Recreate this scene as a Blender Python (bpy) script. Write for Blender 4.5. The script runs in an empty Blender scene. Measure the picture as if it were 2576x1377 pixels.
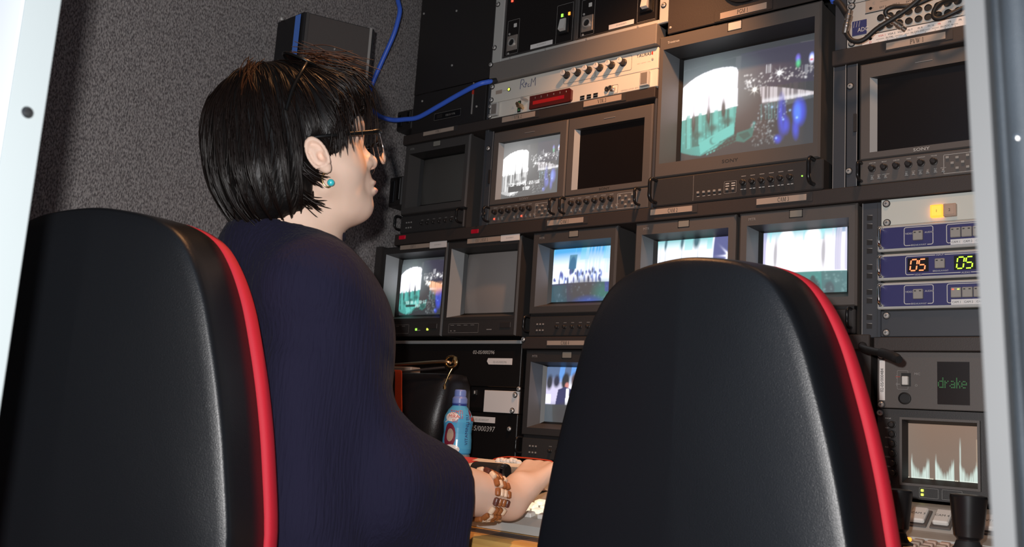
import bpy, math, random
import numpy as np
from mathutils import Vector, Matrix
random.seed(7)
SC = bpy.context.scene
COL = SC.collection
# ---------------------------------------------------------------- camera, world, lights, exposure
cam_d = bpy.data.cameras.new('camera')
cam = bpy.data.objects.new('camera', cam_d); COL.objects.link(cam)
cam.matrix_world = Matrix(((0.78084452, 0.04823801, 0.62286029, 0.0),
                           (0.62138262, -0.1629719, -0.76637054, 0.0),
                           (0.06454054, 0.98545079, -0.15722998, 0.9),
                           (0, 0, 0, 1)))
cam_d.sensor_width = 36.0
cam_d.lens = 2343.57 / 2576 * 36.0
cam_d.clip_start = 0.02
cam_d.dof.use_dof = True
cam_d.dof.focus_distance = 1.75
cam_d.dof.aperture_fstop = 9.0
SC.camera = cam
SC.view_settings.view_transform = 'Standard'
SC.view_settings.look = 'None'
SC.view_settings.exposure = 0.0
SC.view_settings.gamma = 1.0
SC.view_settings.use_curve_mapping = False
world = bpy.data.worlds.new('evening_sky'); SC.world = world
world.use_nodes = True
wb = world.node_tree.nodes['Background']
wb.inputs[0].default_value = (0.55, 0.72, 1.0, 1); wb.inputs[1].default_value = 0.42

def lamp(name, kind, loc, energy, color, radius, aim=None, **kw):
    d = bpy.data.lights.new(name, kind); d.energy = energy; d.color = color
    d.shadow_soft_size = radius
    for k, v in kw.items(): setattr(d, k, v)
    o = bpy.data.objects.new(name, d); COL.objects.link(o); o.location = loc
    if aim is not None:
        o.rotation_euler = (Vector(aim) - Vector(loc)).to_track_quat('-Z', 'Y').to_euler()
    return o
# the camera's own flash, just above and to the left of the lens
lamp('flash', 'POINT', (-0.045, -0.02, 0.955), 62.0, (1.0, 0.97, 0.95), 0.012)
# warm halogen spots in the ceiling over the desk
lamp('halogen_spot', 'SPOT', (-.84, 1.36, 2.10), 33.0, (1.0, 0.44, 0.17), 0.03, aim=(-1.02, 1.66, 1.58), spot_size=math.radians(66), spot_blend=1.0)
lamp('halogen_spot', 'SPOT', (-.95, 1.05, 2.10), 42.0, (1.0, 0.46, 0.18), 0.03, aim=(-.98, 1.10, 0.8), spot_size=math.radians(64), spot_blend=0.8)
lamp('halogen_spot', 'SPOT', (-.38, 1.35, 2.10), 10.0, (1.0, 0.52, 0.26), 0.03, aim=(-.45, 1.60, 1.2), spot_size=math.radians(80), spot_blend=0.8)

# ---------------------------------------------------------------- materials
def s2l(c):
    return tuple(((x/255)/12.92 if x/255 <= 0.04045 else ((x/255+0.055)/1.055)**2.4) for x in c)
MATS = {}
def mat(name, col, rough=0.5, metal=0.0, spec=0.5, bump=None, vary=None, emit=None, estr=1.0, trans=0.0, coat=0.0, srgb=False, stretch=None, alpha=None, sheen=0.0):
    m = bpy.data.materials.new(name); m.use_nodes = True
    nt = m.node_tree; b = nt.nodes['Principled BSDF']
    if srgb: col = s2l(col)
    b.inputs['Base Color'].default_value = (*col, 1)
    b.inputs['Roughness'].default_value = rough; b.inputs['Metallic'].default_value = metal
    b.inputs['Specular IOR Level'].default_value = spec
    if sheen: b.inputs['Sheen Weight'].default_value = sheen; b.inputs['Sheen Roughness'].default_value = 0.4
    if trans: b.inputs['Transmission Weight'].default_value = trans
    if coat: b.inputs['Coat Weight'].default_value = coat
    if alpha is not None: b.inputs['Alpha'].default_value = alpha
    if emit: b.inputs['Emission Color'].default_value = (*emit, 1); b.inputs['Emission Strength'].default_value = estr
    if bump or vary:
        tc = nt.nodes.new('ShaderNodeTexCoord'); mp = nt.nodes.new('ShaderNodeMapping')
        nt.links.new(tc.outputs['Object'], mp.inputs['Vector'])
        if stretch: mp.inputs['Scale'].default_value = stretch
    if bump:
        n = nt.nodes.new('ShaderNodeTexNoise'); n.inputs['Scale'].default_value = bump[0]; n.inputs['Detail'].default_value = 3
        bn = nt.nodes.new('ShaderNodeBump'); bn.inputs['Strength'].default_value = bump[1]; bn.inputs['Distance'].default_value = bump[2]
        nt.links.new(mp.outputs[0], n.inputs['Vector']); nt.links.new(n.outputs['Fac'], bn.inputs['Height'])
        nt.links.new(bn.outputs[0], b.inputs['Normal'])
    if vary:
        n2 = nt.nodes.new('ShaderNodeTexNoise'); n2.inputs['Scale'].default_value = vary[0]; n2.inputs['Detail'].default_value = 2
        r = nt.nodes.new('ShaderNodeValToRGB')
        r.color_ramp.elements[0].color = (*vary[1], 1); r.color_ramp.elements[1].color = (*vary[2], 1)
        r.color_ramp.elements[0].position = 0.35; r.color_ramp.elements[1].position = 0.65
        nt.links.new(mp.outputs[0], n2.inputs['Vector']); nt.links.new(n2.outputs['Fac'], r.inputs['Fac'])
        nt.links.new(r.outputs['Color'], b.inputs['Base Color'])
    MATS[name] = m
    return m
M = {}
def mk(key, *a, **k): M[key] = mat(key, *a, **k)
mk('carpet', (.25,.24,.24), .95, spec=.1, bump=(520,.7,.003), vary=(330,(.13,.118,.122),(.41,.385,.38)), stretch=(1,1,.5))
mk('ceiling_liner', (.2,.2,.2), .9)
mk('rubber_floor', (.03,.03,.032), .8, bump=(120,.3,.002))
mk('dark_void', (.01,.01,.01), .9)
mk('post_white', (.86,.88,.88), .35)
mk('post_alu', (.305,.345,.355), .45)
mk('post_grey', (.075,.078,.080), .55)
mk('padded_blue', (.014,.02,.03), .75, bump=(900,.6,.001), vary=(14,(.009,.014,.020),(.017,.024,.032)))
mk('steel', (.55,.54,.52), .3, metal=.35)
mk('dark_steel', (.12,.12,.12), .4, metal=1.0)
mk('washer', (.012,.012,.014), .5)
mk('rack_black', (.045,.040,.039), .5, bump=(600,.25,.0006))
mk('rack_brown', (.045,.036,.033), .5, bump=(600,.25,.0006))
mk('rail_grey', (.055,.06,.07), .45)
mk('panel_black', (.022,.02,.02), .45, bump=(700,.2,.0005))
mk('panel_gloss', (.012,.010,.010), .3)
mk('panel_grey', (.2,.18,.165), .55, bump=(800,.3,.0006))
mk('frame_grey', (.5,.5,.48), .5, bump=(800,.3,.0006))
mk('panel_cream', (.74,.71,.64), .5, bump=(900,.2,.0004))
mk('panel_pale', (.62,.65,.6), .5, bump=(900,.2,.0004))
mk('panel_blue', (.035,.035,.15), .45)
mk('blue_tint', (.40,.55,.60), .5)
mk('case_grey', (.060,.056,.055), .55, bump=(900,.3,.0005))
mk('case_brown', (.105,.094,.088), .5, bump=(900,.3,.0005))
mk('case_dark', (.036,.034,.034), .5, bump=(900,.3,.0005))
mk('case_black', (.03,.027,.027), .5)
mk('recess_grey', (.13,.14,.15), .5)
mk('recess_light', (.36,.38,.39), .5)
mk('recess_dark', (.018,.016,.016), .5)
mk('tube_edge', (.006,.006,.006), .4)
mk('black_plastic', (.010,.010,.011), .3)
mk('matte_black', (.012,.012,.013), .6)
mk('knob_black', (.02,.018,.018), .45)
mk('knob_cap', (.75,.74,.72), .4)
mk('key_grey', (.32,.31,.29), .5)
mk('key_white', (.7,.69,.66), .5)
mk('mark_white', (.6,.6,.58), .5)
mk('mark_grey', (.3,.29,.28), .5)
mk('mark_black', (.02,.02,.022), .6)
mk('mark_blue', (.03,.04,.16), .6)
mk('mark_red', (.6,.05,.03), .5)
mk('label_paper', (.42,.335,.275), .6)
mk('label_white', (.85,.82,.8), .5)
mk('tally_white', (.72,.68,.6), .4)
mk('tally_dim', (.26,.25,.22), .4)
mk('brass', (.75,.55,.35), .3, metal=1.0)
mk('chrome', (.85,.83,.8), .12, metal=1.0)
mk('gold', (.9,.62,.28), .2, metal=1.0)
mk('bnc_metal', (.6,.55,.5), .35, metal=1.0)
mk('xlr_plate', (.45,.40,.36), .4, metal=.6)
mk('red_window', (.10,.012,.010), .2, coat=.3)
mk('red_lens', (.25,.01,.015), .3, emit=(.5,.0,.02), estr=.25)
mk('glow_red', (.3,.02,.02), .4, emit=(1,.06,.03), estr=3.0)
mk('glow_orange', (.3,.1,.02), .4, emit=(1,.30,.03), estr=2.2)
mk('glow_amber', (.5,.25,.05), .4, emit=(1,.50,.06), estr=1.3)
mk('glow_green', (.1,.3,.05), .4, emit=(.35,1,.08), estr=1.6)
mk('glow_yellow', (.3,.3,.05), .4, emit=(.75,.95,.10), estr=1.6)
mk('led_green', (.02,.10,.03), .4, emit=(.05,.24,.07), estr=.35)
mk('led_red_dim', (.2,.01,.01), .4, emit=(.5,.01,.01), estr=.35)
mk('seg_red', (.4,.02,.02), .4, emit=(1,.22,.08), estr=2.2)
mk('seg_green', (.1,.4,.02), .4, emit=(.55,1,.04), estr=1.5)
mk('key_lit', (.8,.75,.65), .5, emit=(1,.86,.62), estr=.75)
mk('key_amber', (.5,.36,.28), .4)
mk('lcd_black', (.010,.008,.008), .25)
mk('cable_blue', (.06,.17,.85), .4)
mk('cable_black', (.015,.014,.014), .5)
mk('speaker_grille', (.075,.065,.062), .85, bump=(900,.5,.001))
mk('speaker_case', (.012,.012,.014), .5)
mk('blue_strip', (.10,.26,.85), .4)
mk('chair_shell', (.0070,.0082,.0105), .33, bump=(900,.5,.0005), sheen=.0)
mk('chair_red', (.55,.012,.03), .7, bump=(1200,.4,.0006))
mk('chair_base', (.02,.02,.02), .4)
mk('alu_bar', (.36,.40,.42), .45, metal=.3)
mk('black_box', (.009,.008,.008), .4, bump=(500,.2,.0006))
mk('desk_wood', (.62,.36,.10), .45, bump=(40,.15,.002), vary=(9,(.55,.30,.08),(.68,.42,.13)), stretch=(1,6,6))
mk('desk_dark', (.05,.035,.03), .6)
mk('console_pink', (.55,.40,.33), .5)
mk('console_grey', (.42,.42,.40), .5)
mk('device_white', (.78,.74,.66), .45)
mk('device_red', (.62,.06,.02), .45)
mk('device_pink', (.60,.42,.42), .5)
mk('lcd_grey', (.16,.15,.12), .2)
mk('bag_leather', (.009,.008,.009), .38, bump=(300,.3,.0008))
mk('strap_orange', (.80,.10,.03), .5)
mk('tissue', (.8,.78,.74), .8)
mk('bottle_blue', (.10,.48,.85), .2, spec=.6)
mk('bottle_cap', (.20,.30,.72), .35)
mk('bottle_cap_dark', (.03,.06,.30), .35)
mk('bottle_white', (.85,.85,.86), .3)
mk('bottle_maroon', (.20,.02,.05), .4)
mk('bottle_clear', (.55,.65,.72), .15, trans=.6)
mk('phosphor', (.30,.28,.27), .22, spec=.6)
mk('phosphor_dark', (.085,.082,.078), .25, spec=.6)

def picture_mat(name, base, rough):
    m = mat(name, base, rough, spec=.6)
    nt = m.node_tree; b = nt.nodes['Principled BSDF']
    a = nt.nodes.new('ShaderNodeVertexColor'); a.layer_name = 'picture'
    nt.links.new(a.outputs['Color'], b.inputs['Emission Color'])
    b.inputs['Emission Strength'].default_value = 1.0
    M[name] = m
picture_mat('tube_picture', (.115,.122,.13), .2)
picture_mat('lcd_picture', (.05,.05,.05), .3)

# ---------------------------------------------------------------- mesh helpers
_font = {}
def glyphs(s):
    if s in _font: return _font[s]
    c = bpy.data.curves.new('t', 'FONT'); c.body = s; c.size = 1.0; c.resolution_u = 2
    o = bpy.data.objects.new('t', c); COL.objects.link(o)
    me = bpy.data.meshes.new_from_object(o)
    v = np.array([x.co[:2] for x in me.vertices]) if len(me.vertices) else np.zeros((0, 2))
    f = [list(p.vertices) for p in me.polygons]
    bpy.data.objects.remove(o); bpy.data.curves.remove(c); bpy.data.meshes.remove(me)
    _font[s] = (v, f)
    return _font[s]
CAPH = 0.70
# a small serif alphabet drawn as strokes, for the typed name strips: (x, y, width) polylines on a unit cap height
def _arc(cx, cy, rx, ry, a0, a1, n=9):
    return [(cx + rx*math.cos(math.radians(a0+(a1-a0)*i/n)), cy + ry*math.sin(math.radians(a0+(a1-a0)*i/n))) for i in range(n+1)]
K_, N_ = .13, .05
SERIF = {
 'P': (.62, [([(.14,0),(.14,1)],K_), ([(.14,.97),(.34,.97)],N_), (_arc(.34,.73,.2,.24,90,-90),.10), ([(.34,.49),(.14,.49)],N_), ([(.02,.02),(.28,.02)],N_), ([(.02,.98),(.2,.98)],N_)]),
 'G': (.78, [(_arc(.42,.5,.33,.48,50,310,14),.10), ([(.64,.05),(.64,.42)],K_), ([(.5,.42),(.76,.42)],N_), ([(.63,.75),(.66,.98)],N_)]),
 'C': (.70, [(_arc(.40,.5,.33,.48,48,312,14),.10), ([(.62,.72),(.65,.98)],N_)]),
 'M': (.95, [([(.13,0),(.13,1)],N_), ([(.13,1),(.47,.04)],K_), ([(.47,.04),(.8,1)],N_), ([(.8,0),(.8,1)],K_), ([(.02,.02),(.26,.02)],N_), ([(.66,.02),(.94,.02)],N_), ([(.02,.98),(.18,.98)],N_), ([(.76,.98),(.94,.98)],N_)]),
 'A': (.76, [([(.08,0),(.38,1)],N_), ([(.36,1),(.66,0)],K_), ([(.18,.34),(.54,.34)],N_), ([(.0,.02),(.2,.02)],N_), ([(.52,.02),(.76,.02)],N_)]),
 'V': (.76, [([(.1,1),(.4,0)],K_), ([(.4,0),(.68,1)],N_), ([(.0,.98),(.24,.98)],N_), ([(.56,.98),(.78,.98)],N_)]),
 'W': (1.02,[([(.1,1),(.34,0)],K_), ([(.34,0),(.54,.95)],N_), ([(.5,1),(.72,0)],K_), ([(.72,0),(.93,1)],N_), ([(.0,.98),(.24,.98)],N_), ([(.82,.98),(1.02,.98)],N_)]),
 'T': (.68, [([(.34,0),(.34,1)],K_), ([(.04,.97),(.64,.97)],N_), ([(.05,.97),(.04,.76)],N_), ([(.63,.97),(.64,.76)],N_), ([(.22,.02),(.46,.02)],N_)]),
 'R': (.74, [([(.14,0),(.14,1)],K_), ([(.14,.97),(.34,.97)],N_), (_arc(.34,.74,.18,.23,90,-90),.10), ([(.34,.51),(.14,.51)],N_), ([(.34,.5),(.62,0)],K_), ([(.02,.02),(.27,.02)],N_), ([(.56,.02),(.74,.02)],N_)]),
 'E': (.66, [([(.14,0),(.14,1)],K_), ([(.02,.98),(.58,.98)],N_), ([(.02,.02),(.6,.02)],N_), ([(.14,.52),(.44,.52)],N_), ([(.58,.98),(.59,.76)],N_), ([(.6,.02),(.62,.25)],N_), ([(.44,.64),(.44,.4)],N_)]),
 'X': (.76, [([(.1,1),(.64,0)],K_), ([(.64,1),(.1,0)],N_), ([(.0,.98),(.24,.98)],N_), ([(.52,.98),(.74,.98)],N_), ([(.0,.02),(.2,.02)],N_), ([(.5,.02),(.76,.02)],N_)]),
 '1': (.5, [([(.26,0),(.26,1)],.11), ([(.26,.97),(.1,.86)],N_), ([(.1,.02),(.42,.02)],N_)]),
 '2': (.54, [(_arc(.26,.74,.19,.24,170,-30,9)+[(.06,.04)],.08), ([(.05,.05),(.46,.05)],.10), ([(.46,.05),(.49,.22)],N_)]),
 '3': (.54, [(_arc(.24,.76,.17,.22,150,-80,8),.08), (_arc(.24,.27,.2,.26,85,-150,9),.09)]),
 '4': (.56, [([(.36,0),(.36,1)],.11), ([(.36,.98),(.04,.28)],N_), ([(.03,.27),(.52,.27)],.07)]),
 '/': (.4, [([(.02,-.05),(.34,1.05)],N_)]), ' ': (.32, [])}

class MB:
    """Collects shapes, builds ONE mesh object."""
    def __init__(s): s.v = []; s.f = []; s.m = []; s.s = []
    def add(s, v, f, m, smooth=False):
        o = len(s.v); s.v += [tuple(map(float, p)) for p in v]
        for q in f: s.f.append([i+o for i in q]); s.m.append(m); s.s.append(smooth)
        return s
    def box(s, x0, x1, y0, y1, z0, z1, m, b=0.0):
        if b <= 0:
            v = [(x,y,z) for x in (x0,x1) for y in (y0,y1) for z in (z0,z1)]
            return s.add(v, [(0,1,3,2),(4,6,7,5),(0,4,5,1),(2,3,7,6),(0,2,6,4),(1,5,7,3)], m)
        b = min(b, (x1-x0)*.49, (y1-y0)*.49, (z1-z0)*.49)
        v = []; idx = {}
        for i in (0,1):
            for j in (0,1):
                for k in (0,1):
                    X,Y,Z = (x0,x1)[i],(y0,y1)[j],(z0,z1)[k]; dx,dy,dz = (1,-1)[i]*b,(1,-1)[j]*b,(1,-1)[k]*b
                    idx[i,j,k] = len(v); v += [(X,Y+dy,Z+dz),(X+dx,Y,Z+dz),(X+dx,Y+dy,Z)]
        F = []
        for a in range(3):
            for e in (0,1):
                q = []
                for p,r in ((0,0),(1,0),(1,1),(0,1)):
                    t = [p,r]; t.insert(a, e); q.append(idx[tuple(t)]+a)
                F.append(q)
        for a in range(3):
            o1,o2 = [t for t in range(3) if t != a]
            for p in (0,1):
                for r in (0,1):
                    t0 = [0,0,0]; t0[o1] = p; t0[o2] = r; t1 = list(t0); t1[a] = 1
                    F.append([idx[tuple(t0)]+o1, idx[tuple(t1)]+o1, idx[tuple(t1)]+o2, idx[tuple(t0)]+o2])
        for c in idx.values(): F.append([c,c+1,c+2])
        return s.add(v, F, m)
    def cyl(s, p0, p1, r0, m, r1=None, n=16, caps=True, smooth=True):
        r1 = r0 if r1 is None else r1
        p0, p1 = Vector(p0), Vector(p1); d = (p1-p0).normalized()
        a = d.orthogonal().normalized(); b = d.cross(a)
        v = []
        for p, r in ((p0,r0),(p1,r1)):
            for i in range(n):
                t = 2*math.pi*i/n; v.append(p + a*(r*math.cos(t)) + b*(r*math.sin(t)))
        s.add(v, [(i,(i+1)%n,n+(i+1)%n,n+i) for i in range(n)], m, smooth)
        if caps: s.add(v, [list(range(n))[::-1], list(range(n,2*n))], m)
        return s
    def tube(s, pts, r, m, n=8, sub=8, closed=False, caps=True):
        P = spline(pts, sub, closed) if sub > 1 else [Vector(p) for p in pts]
        R = r if callable(r) else (lambda t: r)
        v = []; N = len(P); a = None
        for i, p in enumerate(P):
            q0 = P[(i-1) % N] if closed else P[max(i-1,0)]; q1 = P[(i+1) % N] if closed else P[min(i+1,N-1)]
            d = (q1-q0).normalized()
            a = d.orthogonal().normalized() if a is None else (a - d*a.dot(d)).normalized()
            b = d.cross(a); rr = R(i/max(N-1,1))
            for k in range(n):
                t = 2*math.pi*k/n; v.append(p + a*(rr*math.cos(t)) + b*(rr*math.sin(t)))
        L = N if closed else N-1
        s.add(v, [(i*n+k, i*n+(k+1)%n, ((i+1)%N)*n+(k+1)%n, ((i+1)%N)*n+k) for i in range(L) for k in range(n)], m, True)
        if caps and not closed: s.add(v, [list(range(n))[::-1], list(range((N-1)*n, N*n))], m)
        return s
    def lathe(s, prof, c, m, axis=(0,0,1), n=24, ms=None):
        d = Vector(axis).normalized(); a = d.orthogonal().normalized(); b = d.cross(a); c = Vector(c)
        v = []
        for r, h in prof:
            for k in range(n):
                t = 2*math.pi*k/n; v.append(c + d*h + a*(r*math.cos(t)) + b*(r*math.sin(t)))
        for i in range(len(prof)-1):
            s.add(v[i*n:(i+2)*n], [(k,(k+1)%n,n+(k+1)%n,n+k) for k in range(n)], ms[i] if ms else m, True)
        if prof[0][0] > 1e-6: s.add(v[:n], [list(range(n))[::-1]], ms[0] if ms else m)
        if prof[-1][0] > 1e-6: s.add(v[-n:], [list(range(n))], ms[-1] if ms else m)
        return s
    def prism(s, poly, y0, y1, m, plane='xz'):
        n = len(poly)
        P = {'xz': lambda p,t: (p[0],t,p[1]), 'xy': lambda p,t: (p[0],p[1],t), 'yz': lambda p,t: (t,p[0],p[1])}[plane]
        v = [P(p,y0) for p in poly] + [P(p,y1) for p in poly]
        return s.add(v, [list(range(n)), list(range(n,2*n))[::-1]] + [(i,n+i,n+(i+1)%n,(i+1)%n) for i in range(n)], m)
    def quad(s, a, b, c, d, m): return s.add([a,b,c,d], [(0,1,2,3)], m)
    def rect(s, x0, x1, z0, z1, y, m): return s.quad((x0,y,z0),(x1,y,z0),(x1,y,z1),(x0,y,z1), m)
    def ring(s, o, i, yo, yi, m):
        """four faces between an outer rectangle (x0,x1,z0,z1) at depth yo and an inner one at yi; m may hold 4 materials: bottom,right,top,left"""
        A = [(o[0],yo,o[2]),(o[1],yo,o[2]),(o[1],yo,o[3]),(o[0],yo,o[3])]; B = [(i[0],yi,i[2]),(i[1],yi,i[2]),(i[1],yi,i[3]),(i[0],yi,i[3])]
        for k in range(4):
            s.add([A[k],A[(k+1)%4],B[(k+1)%4],B[k]], [(0,1,2,3)], m[k] if isinstance(m,(list,tuple)) else m)
        return s
    def outline(s, x0, x1, z0, z1, y, w, m, r=0.0):
        """thin drawn line round a rectangle"""
        s.rect(x0+r,x1-r,z0,z0+w,y,m).rect(x0+r,x1-r,z1-w,z1,y,m).rect(x0,x0+w,z0+r,z1-r,y,m).rect(x1-w,x1,z0+r,z1-r,y,m)
        if r:
            for cx,cz,a in ((x1-r,z1-r,0),(x0+r,z1-r,90),(x0+r,z0+r,180),(x1-r,z0+r,270)):
                v = []
                for i in range(6):
                    t = math.radians(a+18*i)
                    v += [(cx+r*math.cos(t),y,cz+r*math.sin(t)),(cx+(r-w)*math.cos(t),y,cz+(r-w)*math.sin(t))]
                s.add(v, [(2*i,2*i+2,2*i+3,2*i+1) for i in range(5)], m)
        return s
    def text(s, t, x, z, h, y, m, al='l', u=(1,0,0), w=(0,0,1), sx=1.0, org=None):
        v, f = glyphs(t)
        if not len(v): return s
        k = h/CAPH; v = v*k; v = v*np.array([sx,1.0])
        wd = v[:,0].max()
        off = {'l':0,'c':-wd/2,'r':-wd}[al]
        o = Vector(org) if org is not None else Vector((x,y,z)); u = Vector(u); w = Vector(w)
        return s.add([o + u*(p[0]+off) + w*p[1] for p in v], f, m)
    def serif(s, t, x, z, h, y, m, al='c', sx=1.0, gap=.06):
        wid = sum((SERIF[c][0]+gap)*h*sx for c in t)
        cx = x - (wid/2 if al == 'c' else 0)
        for c in t:
            w, st = SERIF[c]
            for pl, lw in st:
                for (ax,az),(bx,bz) in zip(pl[:-1], pl[1:]):
                    d = Vector((bx-ax, bz-az)); 
                    if d.length < 1e-6: continue
                    d.normalize(); nx, nz = -d.y*lw/2, d.x*lw/2; e = d*lw*.2
                    q = [(ax+nx-e.x,az+nz-e.y),(ax-nx-e.x,az-nz-e.y),(bx-nx+e.x,bz-nz+e.y),(bx+nx+e.x,bz+nz+e.y)]
                    s.add([(cx+p[0]*h*sx, y, z+p[1]*h) for p in q], [(0,1,2,3)], m)
            cx += (w+gap)*h*sx
        return s
    def mesh(s, name, off=(0,0,0)):
        me = bpy.data.meshes.new(name)
        o = Vector(off)
        me.from_pydata([Vector(p)-o for p in s.v], [], s.f)
        keys = []
        for k in s.m:
            if k not in keys: keys.append(k)
        for k in keys: me.materials.append(M[k])
        me.polygons.foreach_set('material_index', [keys.index(k) for k in s.m])
        me.polygons.foreach_set('use_smooth', s.s)
        me.update()
        return me

def spline(pts, sub=8, closed=False):
    P = [Vector(p) for p in pts]; N = len(P); out = []
    for i in range(N if closed else N-1):
        g = (lambda k: P[k % N]) if closed else (lambda k: P[min(max(k,0),N-1)])
        a,b,c,d = g(i-1),g(i),g(i+1),g(i+2)
        for j in range(sub):
            t = j/sub
            out.append(.5*((2*b)+(c-a)*t+(2*a-5*b+4*c-d)*t*t+(3*b-a-3*c+d)*t**3))
    if not closed: out.append(P[-1])
    return out

def wloc(o):
    p = Vector((0,0,0))
    while o is not None: p += o.location; o = o.parent
    return p
def thing(name, label, cat, loc, group=None, rz=0.0):
    o = bpy.data.objects.new(name, None); COL.objects.link(o); o.location = loc; o.rotation_euler = (0,0,rz)
    o.empty_display_size = .05
    o['label'] = label; o['category'] = cat
    if group: o['group'] = group
    return o
def part(name, mb, parent, label=None, local=False):
    me = mb.mesh(name, (0,0,0) if local else wloc(parent))
    o = bpy.data.objects.new(name, me); COL.objects.link(o); o.parent = parent
    if label: o['label'] = label
    return o
def put(name, me, parent, loc, label=None):
    o = bpy.data.objects.new(name, me); COL.objects.link(o); o.parent = parent; o.location = Vector(loc) - wloc(parent)
    if label: o['label'] = label
    return o
def solo(name, mb, label, cat, loc, group=None):
    o = bpy.data.objects.new(name, mb.mesh(name, loc)); COL.objects.link(o); o.location = loc
    o['label'] = label; o['category'] = cat
    if group: o['group'] = group
    return o
def struct(name, mb, loc=(0,0,0), parent=None):
    o = bpy.data.objects.new(name, mb.mesh(name, loc)); COL.objects.link(o)
    if parent is None: o.location = loc; o['kind'] = 'structure'
    else: o.parent = parent; o.location = Vector(loc) - wloc(parent)
    return o
# ---------------------------------------------------------------- the van shell
RY = 1.70                                  # front plane of the equipment rack
m = MB(); m.box(-1.92,-1.86,.24,2.2,0,2.14,'carpet'); struct('wall_left', m)
m = MB(); m.box(-1.92,1.1,2.12,2.2,0,2.14,'dark_void'); struct('wall_back', m)
m = MB(); m.box(1.04,1.1,.24,2.2,0,2.14,'carpet'); struct('wall_right', m)
m = MB(); m.box(-1.92,1.1,.24,2.2,2.14,2.2,'ceiling_liner'); struct('ceiling', m)
m = MB(); m.box(-1.92,1.1,.2,2.2,-.05,0,'rubber_floor'); struct('floor', m)
m = MB(); m.box(-1.86,-.76,.2746,.3,0,2.14,'post_white'); m.box(.26,1.04,.46,.5,0,2.14,'post_grey'); struct('wall_front', m)
m = MB(); m.box(-.76,-.7125,.2746,.301,0,2.14,'post_white',.001); m.box(-.7125,-.71,.2750,.301,0,2.14,'post_alu',.0005); jamb = struct('trim_1', m)
m = MB(); m.lathe([(0,.0022),(.003,.002),(.0042,.0005),(.0046,0)],(-.71,.2888,1.1047),'dark_steel',(1,0,0),18); m.box(-.7079,-.7074,.2858,.2918,1.1040,1.1054,'washer'); struct('screw', m, (-.71,.2888,1.1047), jamb)
def lean(z): return -.103 + (.856-z)*.036          # the open door leans a little
m = MB()
m.add([(lean(z)+dx,y,z) for z in (0,2.1) for dx,y in ((0,.5),(.0105,.497),(.0115,.53),(0,.53))], [(0,1,5,4),(1,2,6,5),(2,3,7,6),(3,0,4,7)], 'post_grey'); struct('trim_2', m)
m = MB()
prof = []
for r0,r1,dep in ((.0115,.016,.004),(.016,.0315,-.006),(.0315,.0345,.004),(.0345,.040,-.003),(.040,.047,.003),(.047,.072,-.007),(.072,.076,.004),(.076,.12,-.006),(.12,.30,-.004)):
    for i in range(7): 
        t = i/6; prof.append((r0+(r1-r0)*t, .506+dep*math.sin(math.pi*t)))
n = len(prof); v = [(lean(z)+x,y,z) for z in (0,2.1) for x,y in prof] + [(lean(z)+x,.535,z) for z in (0,2.1) for x in (.0115,.30)]
m.add(v, [(i,i+1,n+i+1,n+i) for i in range(n-1)] + [(2*n,2*n+1,2*n+3,2*n+2)], 'padded_blue', True)
dr = struct('door_1', m)
m = MB(); m.lathe([(.0018,0),(.0018,.004),(.0014,.006),(0,.0065)],(-.0892,.506,1.056),'chrome',(0,-1,0),14); struct('door_catch', m, (-.0892,.506,1.056), dr)

# ---------------------------------------------------------------- shared small meshes, each about its own origin
def small(name, fn):
    mb = MB(); fn(mb); return mb.mesh(name)
SCREW = small('screw', lambda b: (b.lathe([(.0068,0),(.0068,.0012),(.0052,.0014)],(0,0,0),'washer',(0,-1,0),16), b.lathe([(.0052,.0014),(.005,.003),(.0036,.0042),(0,.0046)],(0,0,0),'steel',(0,-1,0),16), b.box(-.0022,.0022,-.0049,-.0045,-.0004,.0004,'dark_steel'), b.box(-.0004,.0004,-.0049,-.0045,-.0022,.0022,'dark_steel')))
SCREW_S = small('screw', lambda b: b.lathe([(.003,0),(.0028,.0012),(0,.002)],(0,0,0),'steel',(0,-1,0),12))
def _knob(b, r=.0075, l=.018):
    b.lathe([(r*1.25,0),(r*1.2,.002),(r,.003),(r*.92,l)],(0,0,0),'knob_black',(0,-1,0),18)
    b.lathe([(r*.92,l),(r*.8,l+.0015),(0,l+.0016)],(0,0,0),'knob_cap',(0,-1,0),18); b.box(-.0004,.0004,-l-.0021,-l-.0017,0,r*.8,'mark_black')
KNOB = small('knob', _knob)
def _dknob(b, r=.0058, l=.010):
    b.lathe([(r*1.15,0),(r*1.1,.0015),(r*.9,.002),(r*.85,l),(r*.6,l+.001),(0,l+.001)],(0,0,0),'knob_black',(0,-1,0),16)
DKNOB = small('knob', _dknob)
DKNOB_S = small('knob', lambda b: _dknob(b,.0042,.007))
SQKEY = small('button', lambda b: b.box(-.0028,.0028,-.003,0,-.0022,.0022,'key_grey',.0005))
SQKEY_S = small('button', lambda b: b.box(-.002,.002,-.002,0,-.0018,.0018,'mark_grey',.0004))
def _ear(b, h=.034, d=.022, w=.006):
    b.tube([(0,0,-h/2),(0,-d*.7,-h/2),(0,-d,-h/2+d*.3),(0,-d,0),(0,-d,h/2-d*.3),(0,-d*.7,h/2),(0,0,h/2)], w/2, 'black_plastic', 8, 4)
EAR = small('handle', _ear)
EAR_B = small('handle', lambda b: _ear(b,.048,.028,.008))
def screws(parent, pts, y=RY, me=None):
    for x, z in pts: put('screw', me or SCREW, parent, (x, y, z))

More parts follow.
